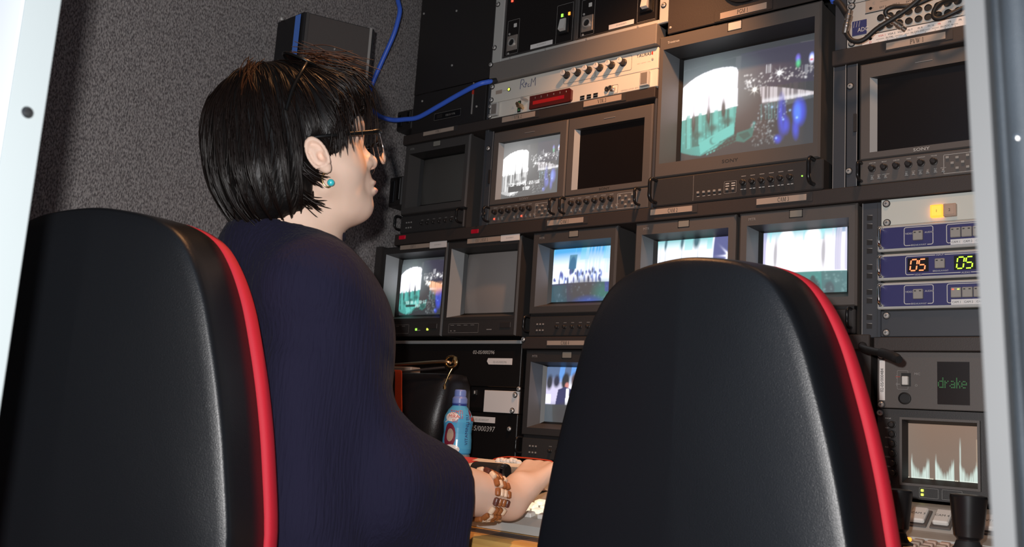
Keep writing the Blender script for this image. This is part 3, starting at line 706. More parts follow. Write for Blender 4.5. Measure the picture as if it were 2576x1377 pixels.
pgm = crt('large tube monitor under the PGM 1 strip showing a night stage',-1.006,-.642,1.374,1.7615,(-.994,-.655,1.470,1.730),.052,pic_pgm(),case='case_brown',tally=('tally_white',-.840,-.811,1.7395,1.7565),split=1.440,big=True,maker=('SONY',-.846,1.453,.007,'case_black',1.35))
b = MB(); b.text('Trinitron',-.984,1.7415,.0055,RY-.0006,'mark_white'); part('badge', b, pgm)
def ext(label, x0, pic, strips, lights):
    x1 = x0+.236; z1 = 1.341
    t = crt(label,x0,x1,1.1005,z1,(x0+.014,x0+.228,1.147,1.322),.040,pic,case='case_dark',recess='recess_light',tubem='phosphor',tally=None)
    y = RY
    for nm,(sx0,sx1,sz0,sz1),txt in strips:
        b = MB(); b.box(sx0,sx1,y-.0022,y,sz0,sz1,'label_paper' if nm == 'name_strip' else 'label_white')
        if nm == 'name_strip': b.serif(txt,sx0+(sx1-sx0)*.45,sz0+.0022,.0075,y-.0027,'mark_black',sx=.75)
        else: b.text(txt,(sx0+sx1)/2,(sz0+sz1)/2-.0015,.003,y-.0027,'mark_grey','c')
        part(nm, b, t)
    b = MB(); b.rect(x0+.006,x1-.006,1.1395,1.1400,y-.0004,'recess_dark'); b.outline(x0+.024,x0+.122,1.108,1.131,y-.0004,.0006,'mark_grey')
    for i in range(4): b.rect(x0+.030+i*.022,x0+.042+i*.022,1.1265,1.1275,y-.0005,'mark_grey')
    b.rect(x0+.030,x0+.036,1.112,1.114,y-.0005,'mark_grey').rect(x0+.042,x0+.048,1.112,1.114,y-.0005,'mark_grey').rect(x0+.148,x0+.164,1.1145,1.1165,y-.0005,'mark_grey'); b.box(x0+.190,x0+.222,y-.002,y,1.119,1.132,'case_black',.0008)
    part('markings', b, t)
    for k,(lx,lz) in enumerate(lights): b = MB(); b.box(lx-.003,lx+.003,y-.0015,y,lz-.0028,lz+.0028,('glow_green','glow_yellow')[k],.0004); part('indicator', b, t)
    return t
ext('tube monitor with EXT 1 strip and white sticker showing a small night stage',-1.834,pic_ext(),[('name_strip',(-1.767,-1.659,1.331,1.342),'EXT 1'),('asset_sticker',(-1.659,-1.601,1.3275,1.3440),'02-05/000372')],[(-1.685,1.118),(-1.645,1.118)])
ext('blank grey-screened tube monitor with EXT 2/EXT 3 strip and white sticker',-1.597,None,[('name_strip',(-1.530,-1.423,1.331,1.343),'EXT 2/EXT 3'),('asset_sticker',(-1.422,-1.365,1.329,1.3440),'02-05/000371')],[])
lcd('flat monitor under the VTR 2 strip with a bright grey picture',-1.4700,pic_vtr(),lit=(.0245,.109))
lcd('black-screened flat monitor under the VTR 3 strip',-1.2415,None,word='brass')
lcd('black-screened flat monitor under the PVW 1 strip, beside the open door',-.5665,None,word='mark_white',ear2=False)

# ---------------------------------------------------------------- upper left: blank panel, power supplies, grey panel
t = thing('blank_panel', 'matt black blank rack panel at the top left corner, blue cable across it', 'rack panel', (-1.63,RY,1.668))
b = MB(); b.box(-1.766,-1.494,RY,RY+.004,1.760,2.12,'panel_black',.001); part('plate', b, t)
b = MB(); b.box(-1.766,-1.506,RY+.001,RY+.06,1.650,1.7585,'panel_black',.001); lp = part('lower_plate', b, t)
b = MB(); b.box(-1.681,-1.587,RY-.0008,RY+.001,1.6745,1.6935,'black_plastic'); b.outline(-1.681,-1.587,1.6745,1.6935,RY-.0012,.0005,'mark_grey'); b.text('DECK VTR',-1.640,1.681,.005,RY-.0012,'mark_grey'); b.rect(-1.672,-1.652,1.679,1.690,RY-.0012,'panel_black'); part('nameplate', b, lp)
b = MB(); b.box(-1.5505,-1.5485,RY-.002,RY+.001,1.672,1.757,'mark_grey'); b.box(-1.5515,-1.5475,RY-.0025,RY+.001,1.725,1.745,'mark_red'); part('level_strip', b, lp)
screws(t, ((-1.754,1.994),(-1.631,1.973),(-1.632,1.820),(-1.732,1.738),(-1.534,1.690)), RY, SCREW_S)

fr = thing('mounting_frame', 'light grey rack frame holding two black power supply modules', 'rack frame', (-1.24,RY,1.793))
b = MB(); z1 = 2.10
b.box(-1.491,-1.461,RY-.003,RY+.004,1.793,z1,'frame_grey',.0012); b.box(-1.0065,-.985,RY-.003,RY+.004,1.793,z1,'frame_grey',.0012); b.box(-1.461,-1.0065,RY-.003,RY+.004,1.793,1.803,'frame_grey',.0012); b.box(-1.241,-1.234,RY-.002,RY+.004,1.803,z1,'case_grey',.001); b.box(-1.461,-1.0065,RY+.02,RY+.03,1.803,z1,'dark_void'); part('frame', b, fr)
screws(fr, ((-1.483,1.954),(-1.4845,1.837),(-.996,1.834)), RY-.003); screws(fr, ((-1.43,1.7985),(-1.32,1.7985),(-1.20,1.7985),(-1.06,1.7985)), RY-.003, SCREW_S)
def psu(label, x0, xlr_x, zo, sw_x, sw_z, stx, txt, leds):
    x1 = x0+.217; t = thing('power_supply', label, 'power supply', (x0+.108,RY,1.804))
    b = MB(); b.box(x0,x1,RY+.002,RY+.015,1.8045,2.09,'panel_gloss',.0015); b.ring((x0,x1,1.8045,2.09),(x0+.004,x1-.004,1.8085,2.086),RY-.001,RY+.001,'case_grey'); part('front_panel', b, t)
    y = RY+.002
    b = MB(); b.outline(xlr_x-.019,xlr_x+.019,1.811+zo,1.902+zo,y-.0006,.0008,'mark_grey'); b.box(xlr_x-.016,xlr_x+.016,y-.003,y,1.820+zo,1.860+zo,'xlr_plate',.001); cp = part('connector_plate', b, t)
    b = MB(); b.lathe([(.0105,0),(.0105,.004),(.0085,.004),(.0085,.001),(0,.001)],(xlr_x,y-.003,1.840+zo),'steel',(0,-1,0),20,['steel','steel','steel','matte_black']); part('connector_socket', b, cp)
    b = MB(); b.box(xlr_x+.001,xlr_x+.010,y-.002,y,1.881+zo,1.891+zo,'key_white',.0006); part('white_button', b, cp)
    put('screw', SCREW_S, cp, (xlr_x-.012,y,1.866+zo)); put('screw', SCREW_S, cp, (xlr_x-.012,y,1.814+zo))
    b = MB(); b.outline(sw_x-.024,sw_x+.024,sw_z-.042,sw_z+.056,y-.0006,.0007,'mark_grey'); b.box(sw_x-.016,sw_x+.016,y-.006,y,sw_z-.022,sw_z+.022,'black_plastic',.0015); sp = part('switch_plate', b, t)
    b = MB(); b.add([(sw_x-.008,y-.006,sw_z-.015),(sw_x+.008,y-.006,sw_z-.015),(sw_x+.008,y-.006,sw_z+.015),(sw_x-.008,y-.006,sw_z+.015),(sw_x-.008,y-.016,sw_z-.013),(sw_x+.008,y-.016,sw_z-.013),(sw_x+.008,y-.009,sw_z+.015),(sw_x-.008,y-.009,sw_z+.015)],[(4,5,6,7),(0,1,5,4),(1,2,6,5),(2,3,7,6),(3,0,4,7)],'key_white'); part('rocker_switch', b, sp)
    for lx,lz,c in leds: b = MB(); b.box(lx-.003,lx+.003,y-.002,y,lz-.004,lz+.004,c,.0006); part('indicator_lamp', b, t)
    b = MB(); b.box(stx,stx+.067,y-.0012,y,1.8105,1.8215,'label_white'); b.text(txt,stx+.034,1.8145,.0035,y-.0017,'mark_grey','c'); part('asset_sticker', b, t)
    return t
psu('left black power supply module in the grey frame, green and orange lamps lit',-1.4595,-1.430,0,-1.271,1.850,-1.371,'02-05/000873',[(-1.279,1.878,'glow_green'),(-1.258,1.878,'glow_orange'),(-1.440,1.956,'glow_red')])
psu('right black power supply module in the grey frame, above the TAURAS panel',-1.2325,-1.203,0,-1.043,1.852,-1.142,'02-05/000874',[])
t = thing('blank_panel', 'grey one-unit blank panel between the power supplies and the TAURAS panel', 'rack panel', (-1.24,RY,1.742))
b = MB(); b.box(-1.489,-1.0065,RY-.012,RY+.03,1.7425,1.792,'panel_grey',.002); part('plate', b, t); screws(t, ((-1.4845,1.788),), RY-.012)

# ---------------------------------------------------------------- TAURAS panel and demodulator below it
t = thing('signal_processor', 'cream rack unit marked TAURAS with a row of six black knobs', 'rack unit', (-1.24,RY,1.690))
b = MB(); y = RY; b.box(-1.489,-1.0065,y,y+.2,1.6905,1.7400,'panel_cream',.001)
for x0 in (-1.262,-1.171): b.outline(x0,x0+(.089 if x0 < -1.2 else .097),1.6995,1.7345,y-.0005,.0007,'mark_black',.004)
b.text('TAURAS',-1.062,1.7250,.0072,y-.0008,'mark_black',sx=1.0)
b.add([(-1.0205+.0035*math.cos(a)*(1 if abs(a) > .9 else .2),y-.0006,1.7285+.0042*math.sin(a)) for a in [i*2*math.pi/14-math.pi for i in range(14)]],[list(range(14))],'mark_red')
b.box(-1.472,-1.452,y-.0008,y,1.711,1.7205,'label_paper'); b.rect(-1.452,-1.434,1.7160,1.7165,y-.0005,'brass')
b.text('INPUT   OUTPUT   LEVEL',-1.060,1.709,.0022,y-.0005,'mark_grey')
part('front_panel', b, t)
b = MB()
for pl in ([(-1.394,1.711),(-1.392,1.735)],[(-1.392,1.735),(-1.384,1.734),(-1.382,1.727),(-1.391,1.722)],[(-1.387,1.722),(-1.383,1.715),(-1.379,1.714)],[(-1.376,1.726),(-1.377,1.713)],[(-1.380,1.721),(-1.372,1.722)],[(-1.366,1.720),(-1.370,1.718),(-1.369,1.713),(-1.364,1.714)],[(-1.361,1.712),(-1.359,1.732),(-1.354,1.722),(-1.348,1.733),(-1.347,1.712)]):
    b.tube([(x,y-.0006,z) for x,z in pl],.0007,'mark_blue',6,1)
part('handwriting', b, t)
b = MB(); b.lathe([(.005,0),(.005,.002),(.0035,.002),(.002,.003),(0,.0035)],(-1.429,y,1.7165),'dark_steel',(0,-1,0),14,['dark_steel','dark_steel','glow_yellow','glow_yellow']); part('indicator', b, t)
for x in (-1.2535,-1.2220,-1.1910,-1.1600,-1.1280,-1.0965): put('knob', KNOB, t, (x,y,1.7205))
screws(t, ((-1.4845,1.7335),(-1.4850,1.6985)), y); screws(t, ((-1.020,1.714),), y, SCREW_S)
t = thing('demodulator', 'cream rack unit with a dark red display window and two chrome pulls', 'rack unit', (-1.24,RY,1.649))
b = MB(); b.box(-1.489,-1.0065,y,y+.2,1.6490,1.6895,'panel_cream',.001)
for i in range(3):
    for r in range(2): b.box(-1.211+i*.0185,-1.199+i*.0185,y-.0015,y,1.6505+r*.006,1.6550+r*.006,'black_plastic',.0003)
b.text('DEMODULATOR  AVM 2000',-1.100,1.6525,.0032,y-.0005,'mark_grey'); b.add([(-1.419,y-.0005,1.663),(-1.408,y-.0005,1.663),(-1.4135,y-.0005,1.671)],[(0,1,2)],'mark_white'); b.outline(-1.143,-1.108,1.651,1.672,y-.0005,.0006,'mark_black',.002)
part('front_panel', b, t)
b = MB(); P = [(-1.356,1.6505),(-1.238,1.6505),(-1.233,1.655),(-1.233,1.679),(-1.238,1.6835),(-1.356,1.6835)]; b.prism(P,y-.008,y,'red_window'); wd = part('display_window', b, t)
b = MB()
for i in range(6):
    b.text(str(i+1),-1.339+i*.0185,1.6745,.0045,y-.0085,'mark_white','c')
b.rect(-1.345,-1.252,1.660,1.669,y-.0084,'led_red_dim'); b.rect(-1.268,-1.253,1.6605,1.6685,y-.0086,'red_lens'); part('digits', b, wd)
for x0 in (-1.478,-1.046): b = MB(); b.box(x0,x0+.022,y-.010,y,1.652,1.686,'frame_grey',.0012); b.box(x0+.003,x0+.019,y-.0105,y-.0095,1.656,1.682,'xlr_plate'); part('pull', b, t)
b = MB(); b.box(-1.398,-1.388,y-.0012,y,1.651,1.681,'matte_black',.0005)
for i in range(4): b.box(-1.395,-1.391,y-.0018,y-.001,1.655+i*.0065,1.6585+i*.0065,'led_green')
part('level_meter', b, t)
for x,z,c in ((-1.384,1.6660,'brass'),(-1.381,1.6600,'brass'),(-1.369,1.6770,'steel')): b = MB(); b.cyl((x,y-.022,z),(x,y,z),.0042,c,n=14); part('toggle', b, t)
b = MB(); b.lathe([(.007,0),(.007,.006),(.005,.008),(.005,.014),(.003,.014),(.003,.004),(0,.004)],(-1.121,y,1.662),'bnc_metal',(0,-1,0),16); part('video_socket', b, t)
b = MB(); b.lathe([(.0055,0),(.0055,.004),(.003,.004),(0,.002)],(-1.1365,y,1.664),'matte_black',(0,-1,0),16); part('audio_socket', b, t)
screws(t, ((-1.4865,1.6815),(-1.4865,1.6562)), y)

# ---------------------------------------------------------------- brown panel over PGM 1
t = thing('blank_panel', 'brown blank panel above the PGM 1 monitor with a black cable gland', 'rack panel', (-.80,RY,1.764))
b = MB(); b.box(-.985,-.619,RY-.001,RY+.004,1.7640,2.10,'rack_brown',.001); pl = part('plate', b, t)
b = MB(); b.lathe([(.062,0),(.062,.008),(.054,.011),(.050,.004),(0,.002)],(-.800,RY-.001,1.8550),'cable_black',(0,-1,0),28); part('cable_gland', b, t)
b = MB(); b.box(-.872,-.742,RY-.004,RY-.001,1.7650,1.7895,'rack_brown',.0008); b.rect(-.872,-.742,1.7640,1.7655,RY-.0045,'recess_dark'); lb = part('strip_holder', b, t)
b = MB(); b.box(-.857,-.754,RY-.0055,RY-.004,1.7680,1.7815,'label_paper'); b.serif('PGM 1',-.806,1.7705,.0088,RY-.006,'mark_black',sx=.82); part('name_strip', b, lb)
put('screw', SCREW_S, t, (-.978,RY-.001,1.7780))
# ---------------------------------------------------------------- patch panel and patch cords
y = RY
t = thing('video_jackfield', 'grey video patch panel with an ADC badge and two rows of round jacks', 'jackfield', (-.33,RY,1.649))
b = MB(); b.box(-.5915,-.022,y,y+.1,1.6495,1.7375,'frame_grey',.001); b.box(-.5915,-.022,y,y+.1,1.7385,1.83,'frame_grey',.001); b.rect(-.592,-.02,1.7375,1.7385,y+.001,'recess_dark')
b.rect(-.557,-.02,1.7100,1.7118,y-.0005,'matte_black').rect(-.557,-.02,1.6667,1.6682,y-.0005,'matte_black').rect(-.557,-.02,1.7385,1.7398,y-.0005,'matte_black'); part('front_panel', b, t)
b = MB(); b.rect(-.556,-.02,1.7125,1.7365,y-.001,'label_paper'); yy = y-.0016
b.text('C',-.543,1.7265,.005,yy,'mark_grey'); b.text('IN PAL',-.505,1.7275,.0034,yy,'mark_black'); b.text('EXT 2',-.530,1.7155,.0034,yy,'mark_black'); b.text('EXT 3',-.506,1.7155,.0034,yy,'mark_black'); b.text('EXT 4',-.482,1.7155,.0034,yy,'mark_black')
b.rect(-.529,-.510,1.7285,1.7289,yy,'mark_black').rect(-.490,-.470,1.7285,1.7289,yy,'mark_black'); part('legend_strip', b, t)
b = MB(); b.rect(-.562,-.022,1.6488,1.6660,y-.001,'label_white')
b.text('D',-.5490,1.6495,.0045,yy,'mark_red'); 
for i,tx in enumerate(('VGA 1','VGA 2','VGA 3','IN 7','IN 8','IN 16','PR','PB','PR')): b.text(tx,-.532+i*.0175,1.6588,.0034,yy,'mark_red' if i in (0,6) else 'mark_black')
for x,tx in ((-.5185,'IN PAL'),(-.474,'IN DFS-500'),(-.4225,'IN ADC 4')): b.text(tx,x,1.6525,.0034,yy,'mark_black')
for x0,x1 in ((-.536,-.521),(-.502,-.488),(-.484,-.476),(-.451,-.440),(-.437,-.425),(-.402,-.393)): b.rect(x0,x1,1.6538,1.6543,yy,'mark_black')
for i in range(9): b.text(str(i+1),-.533+i*.0168,1.6492,.0022,yy,'mark_black')
part('legend_strip', b, t)
for tx,z in ((0,1.6585),(0,1.7195)):
    b = MB(); b.lathe([(.003,0),(.003,.0004),(.0024,.0004),(.0024,0)],(-.5465,y-.001,z),'mark_black',(0,-1,0),14); b.rect(-.548,-.541,z-.0003,z+.0003,y-.0017,'mark_black'); part('arrow_mark', b, t)
b = MB(); b.box(-.581,-.554,y-.0012,y,1.6710,1.7000,'mark_blue'); b.text('ADC',-.5705,1.6765,.0085,y-.0018,'key_white',sx=.8)
for i in range(3): b.add([(-.5785+i*.005,y-.0018,1.6870),(-.5779+i*.005,y-.0018,1.6870),(-.5760+i*.005,y-.0018,1.6985),(-.5766+i*.005,y-.0018,1.6985)],[(0,1,2,3)],'key_white')
part('badge', b, t)
JACK = small('jack', lambda b: b.lathe([(.0071,0),(.0070,.0012),(.0062,.0014),(.0060,.0001),(0,.0001)],(0,0,0),'steel',(0,-1,0),18,['steel','dark_steel','matte_black','matte_black']))
for i in range(9): 
    put('jack', JACK, t, (-.5275+.01685*i,y-.0004,1.6963)); put('jack', JACK, t, (-.5275+.01685*i,y-.0004,1.6783))
screws(t, ((-.5822,1.7325),(-.5822,1.7440),(-.5818,1.6566)), y)
def cord(label, pts, r, plugs, matn='cable_black'):
    t = thing('jumper_cable', label, 'cable', pts[0], 'jumper cables on the jackfield'); b = MB(); b.tube(pts, r, matn, 10, 8); part('cable', b, t)
    for p,d in plugs:
        d = Vector(d).normalized(); p = Vector(p); b = MB(); b.lathe([(r*1.15,-.012),(r*1.3,-.004),(r*1.3,0),(.0062,.001),(.0062,.006),(.0050,.007),(.0050,.013),(.0062,.014),(.0062,.022),(.0045,.024),(.0045,.032)],p,'bnc_metal',d,16); part('plug', b, t)
    return t
cord('black patch cord with a hanging metal plug left of the ADC badge',[(-.5715,1.640,1.659),(-.5705,1.64,1.650),(-.5630,1.641,1.638),(-.5502,1.642,1.6326),(-.5361,1.642,1.636),(-.5163,1.64,1.6488),(-.487,1.64,1.6624),(-.463,1.64,1.6747),(-.445,1.64,1.687),(-.42,1.64,1.705),(-.39,1.66,1.735),(-.37,1.69,1.76)],.0046,[((-.5712,1.638,1.664),(.22,-.05,1))])
cord('black patch cord looping into a silver plug among the jacks',[(-.40,1.685,1.712),(-.426,1.672,1.702),(-.4543,1.665,1.6915),(-.4735,1.66,1.6907),(-.493,1.66,1.6943),(-.5048,1.66,1.6917),(-.5075,1.662,1.6857),(-.5030,1.668,1.677)],.0042,[((-.5000,1.670,1.6735),(.55,.6,-.45))])
cord('black patch cord hanging in a short loop near the open door',[(-.355,1.69,1.676),(-.3732,1.665,1.6665),(-.394,1.66,1.658),(-.4124,1.66,1.6529),(-.4225,1.66,1.6563),(-.4243,1.66,1.6662),(-.4186,1.66,1.6774),(-.4094,1.665,1.6846),(-.394,1.685,1.6945)],.0042,[])
b = MB(); b.tube([(-.6085,1.67,1.80),(-.607,1.665,1.765),(-.603,1.655,1.742),(-.5985,1.655,1.728)],.008,'cable_blue',10,6); t = thing('stub_cable','short blue plug end hanging at the top left of the patch panel','cable',(-.603,1.66,1.75)); part('cable', b, t)
b = MB(); b.tube([(-.5985,1.655,1.729),(-.590,1.655,1.722),(-.578,1.655,1.700),(-.5725,1.648,1.690)],.0062,'matte_black',10,6); part('boot', b, t)

# ---------------------------------------------------------------- right bay under PVW 1
t = thing('switch_panel', 'pale grey panel with a lit amber key 1 and an unlit key 2', 'rack unit', (-.28,RY,1.295))
b = MB(); b.box(-.5265,-.03,y,y+.05,1.2945,1.3430,'panel_pale',.001); part('front_panel', b, t)
for x,c,tx in ((-.4405,'glow_amber','1'),(-.4190,'key_amber','2')):
    b = MB(); b.box(x,x+.0210,y-.009,y,1.3010,1.3235,'key_amber' if c == 'key_amber' else 'glow_orange',.0012); b.box(x+.0025,x+.0185,y-.0097,y-.008,1.3035,1.3210,c,.0008); b.text(tx,x+.0105,1.3095,.0048,y-.0103,'mark_black','c'); part('key', b, t)
screws(t, ((-.517,1.3350),(-.516,1.2995)), y)
def vid(x, z): return None
def blue_unit(label, z0, kind, cam_led=False):
    z1 = z0+.0475; t = thing('routing_switcher', label, 'rack unit', (-.28,RY,z0))
    b = MB(); b.box(-.5315,-.03,y-.006,y+.002,z0,z1,'frame_grey',.002); b.box(-.5265,-.035,y+.002,y+.2,z0+.001,z1-.001,'frame_grey'); part('housing', b, t)
    b = MB(); b.box(-.5280,-.033,y-.0068,y-.005,z0+.0045,z1-.0045,'panel_blue',.0005); yf = y-.0072; zc = z0+.024
    def box(x0,x1,gap=None): 
        b.outline(x0,x1,z0+.0075,z0+.0415,yf,.0013,'mark_white',.004)
    fp = None
    keys = []
    if kind == 'cam':
        box(-.485,-.4355); b.rect(-.4735,-.4455,z0+.0072,z0+.0092,yf-.0002,'panel_blue'); b.text('BREAKAWAY',-.460,z0+.0068,.0030,yf-.0003,'mark_white','c'); b.text('VIDEO',-.4825,z0+.0280,.0032,yf,'mark_white'); b.text('AUDIO',-.4500,z0+.0285,.0032,yf,'mark_white')
        keys = [(-.4685,z0+.0160,.0165)]; box(-.4145,-.20)
        for i in range(4): keys.append((-.4070+.0178*i,z0+.0165,.0165))
        b.rect(-.4075,-.31,z0+.0045,z0+.0140,yf-.0004,'label_white')
        for i in range(4): b.text('CAM %d'%(i+1),-.4060+.0190*i,z0+.0075,.0034,yf-.0008,'mark_black')
    else:
        box(-.4825,-.33); b.rect(-.4325,-.4175,z0+.0395,z0+.0425,yf-.0002,'panel_blue'); b.text('INPUT',-.425,z0+.0392,.0030,yf-.0003,'mark_white','c'); b.text('BREAKAWAY',-.424,z0+.0112,.0030,yf-.0003,'mark_white','c')
        b.rect(-.4680,-.4545,z0+.0070,z0+.0092,yf-.0002,'panel_blue'); b.text('VIDEO',-.461,z0+.0062,.0030,yf-.0003,'mark_white','c'); b.rect(-.392,-.376,z0+.0070,z0+.0092,yf-.0002,'panel_blue'); b.text('AUDIO',-.384,z0+.0062,.0030,yf-.0003,'mark_white','c')
        keys = [(-.4325,z0+.0165,.0162)]
    fp = part('front_panel', b, t)
    for i,(kx,kz,ks) in enumerate(keys):
        b = MB(); b.box(kx,kx+ks,yf-.006,yf,kz,kz+ks*1.05,'key_grey',.001)
        lit = cam_led and i == 1
        b.rect(kx+.0022,kx+.0055,kz+ks-.0035,kz+ks-.0018,yf-.0064,'glow_red' if lit else 'recess_dark'); b.rect(kx+ks-.0060,kx+ks-.0024,kz+ks-.0035,kz+ks-.0018,yf-.0064,'glow_yellow' if lit else 'recess_dark'); part('key', b, t)
    if kind == 'input':
        for x0,c in ((-.4745,'seg_red'),(-.3985,'seg_green')):
            b = MB(); b.rect(x0-.004,x0+.031,z0+.0125,z0+.0375,yf-.0003,'panel_gloss'); yy = yf-.0008
            for k,segs in enumerate(('abcdef','acdfg')):
                xo,zo,w,h,s = x0+k*.0138,z0+.0150,.0105,.0195,.0022
                sl = lambda z: (z-zo)*.12
                for sg in segs:
                    (p0,p1) = {'a':((0,1),(1,1)),'g':((0,.5),(1,.5)),'d':((0,0),(1,0)),'f':((0,.5),(0,1)),'b':((1,.5),(1,1)),'e':((0,0),(0,.5)),'c':((1,0),(1,.5))}[sg]
                    ax,az,bx,bz = xo+p0[0]*w,zo+p0[1]*h,xo+p1[0]*w,zo+p1[1]*h
                    if az == bz: q = [(ax+.0014,az-s/2),(bx-.0014,az-s/2),(bx-.0014,az+s/2),(ax+.0014,az+s/2)]
                    else: q = [(ax-s/2,az+.0014),(ax+s/2,az+.0014),(ax+s/2,bz-.0014),(ax-s/2,bz-.0014)]
                    b.add([(px+sl(pz),yy,pz) for px,pz in q],[(0,1,2,3)],c)
            part('digit_display', b, t)
    b = MB(); b.tube([(-.5215,yf,z0+.0400),(-.5215,yf-.014,z0+.0400),(-.5215,yf-.020,z0+.0350),(-.5215,yf-.020,z0+.0125),(-.5215,yf-.014,z0+.0075),(-.5215,yf,z0+.0075)],.0032,'chrome',10,4); part('handle', b, t)
    return t
blue_unit('top of three blue rack units, CAM keys unlit',1.2455,'cam'); blue_unit('middle of three blue rack units, with red and green 05 digits',1.1930,'input'); blue_unit('bottom of three blue rack units, CAM 1 key with red and green lamps',1.1410,'cam',True)
t = thing('blank_panel', 'dark blank panel under the three blue rack units', 'rack panel', (-.28,RY,1.0925))
b = MB(); b.box(-.5265,-.03,y,y+.004,1.0925,1.1385,'rail_grey',.001); part('plate', b, t); screws(t, ((-.5165,1.130),(-.517,1.0995)), y)

# intercom panel with green dot-matrix letters
t = thing('intercom_panel', 'dark grey intercom panel with a black window reading drake in green', 'rack unit', (-.28,RY,.967))
b = MB(); b.box(-.5325,-.03,y,y+.06,.9670,1.0655,'case_brown',.0012); b.outline(-.4985,-.4800,1.0000,1.0330,y-.0004,.0005,'mark_grey',.002)
for z,s in ((1.0215,1),(1.0085,1)): b.rect(-.5010,-.4935,z,z+.0008,y-.0005,'mark_red' if z > 1.01 else 'mark_grey').rect(-.4995,-.4988,z-.003,z+.003,y-.0005,'mark_grey')
b.text('MIC',-.4700,1.0255,.004,y-.0005,'mark_grey'); b.text('O',-.4690,1.0055,.004,y-.0005,'mark_grey'); part('front_panel', b, t)
b = MB(); b.rect(-.4915,-.4755,1.0055,1.0285,y-.0008,'matte_black'); b.box(-.4885,-.4785,y-.009,y,1.0075,1.0225,'key_white',.001); part('toggle_switch', b, t)
b = MB(); b.lathe([(.0105,0),(.0105,.004),(.0085,.005),(.008,.003),(0,.003)],(-.4855,y,.9845),'matte_black',(0,-1,0),22); part('push_button', b, t)
b = MB(); b.rect(-.4325,-.3815,.9765,1.0490,y-.0006,'panel_gloss'); wn = part('window', b, t)
DOTS = {'d':('0001','0001','0111','1001','1001','1001','0111'),'r':('000','000','101','110','100','100','100'),'a':('0000','0000','0110','0001','0111','1001','0111'),'k':('100','100','101','110','110','101','101'),'e':('0000','0000','0110','1001','1111','1000','0110')}
b = MB(); cx = -.4305
for ch in 'drake':
    for r,row in enumerate(DOTS[ch]):
        for c,bit in enumerate(row):
            if bit == '1': b.box(cx+c*.00235-.0008,cx+c*.00235+.0008,y-.0012,y-.0006,1.0210-r*.0026-.0009,1.0210-r*.0026+.0009,'led_green')
    cx += len(DOTS[ch][0])*.00235+.0010
part('dot_letters', b, wn)
b = MB(); b.box(-.5285,-.5190,y-.0010,y,.9800,1.0500,'label_white'); b.text('02-05/000484',0,0,.0052,0,'mark_black','c',org=(-.5215,y-.0016,1.0150),u=(0,0,1),w=(-1,0,0)); part('asset_sticker', b, t)
screws(t, ((-.5255,.9725),(-.5255,1.0585)), y)
# waveform monitor
t = thing('waveform_monitor', 'waveform monitor with a brown screen showing three white signal traces', 'monitor', (-.40,RY,.815))
b = MB(); b.box(-.5270,-.301,y+.024,y+.25,.8155,.9650,'case_dark',.001); part('housing', b, t)
b = MB(); o = (-.5330,-.300,.8150,.9655); fr_ = (-.4935,-.3665,.8370,.9520); sc = (-.4830,-.3735,.8500,.9425)
b.ring(o,o,y+.03,y+.004,'case_dark'); b.ring(o,fr_,y+.004,y+.004,'case_dark'); b.ring(fr_,(fr_[0]+.004,fr_[1]-.004,fr_[2]+.004,fr_[3]-.004),y-.004,y-.004,'case_brown'); b.ring(fr_,fr_,y+.004,y-.004,'case_brown'); i2 = (fr_[0]+.004,fr_[1]-.004,fr_[2]+.004,fr_[3]-.004); b.ring(i2,sc,y-.004,y+.010,'recess_dark')
part('bezel', b, t)
tube_face('screen',sc[0]-.003,sc[1]+.003,sc[2]-.003,sc[3]+.003,y+.014,.003,t,pic_wave())
for i in range(6):
    put('knob', DKNOB, t, (-.5080+.0005*i,y+.004,.9385-.0165*i)); b = MB(); b.text(('FOCUS','VERT','HORIZ','POS','SCALE','INTEN')[i],-.5200,.9480-.0166*i,.0022,y+.0035,'mark_white'); part('markings', b, t)
b = MB(); b.outline(-.4635,-.4330,.8185,.8350,y+.0035,.0005,'mark_grey'); b.outline(-.4275,-.3960,.8185,.8350,y+.0035,.0005,'mark_grey'); part('markings', b, t)
for z in (.8305,.8235): b = MB(); b.box(-.4605,-.4565,y+.001,y+.004,z-.002,z+.002,'glow_yellow',.0004); part('indicator', b, t)
screws(t, ((-.5285,.9580),(-.5150,.8395)), y+.004)
b = MB(); b.box(-.2995,-.03,y,y+.05,.815,.9655,'case_dark',.001); part('filler_plate', b, rack)
# gooseneck microphone
t = thing('gooseneck_stalk', 'black flexible gooseneck stalk with a rubber tip reaching across the intercom panel', 'gooseneck', (-.545,1.66,1.06))
b = MB(); b.tube([(-.5600,1.70,1.077),(-.545,1.66,1.073),(-.525,1.60,1.062),(-.492,1.56,1.052),(-.470,1.53,1.047)],.0062,'cable_black',10,8); part('stalk', b, t)
b = MB(); b.tube([(-.474,1.535,1.048),(-.455,1.515,1.042),(-.437,1.50,1.034)],lambda k: .0078 if k < .85 else .0062,'matte_black',12,6); part('tip', b, t)

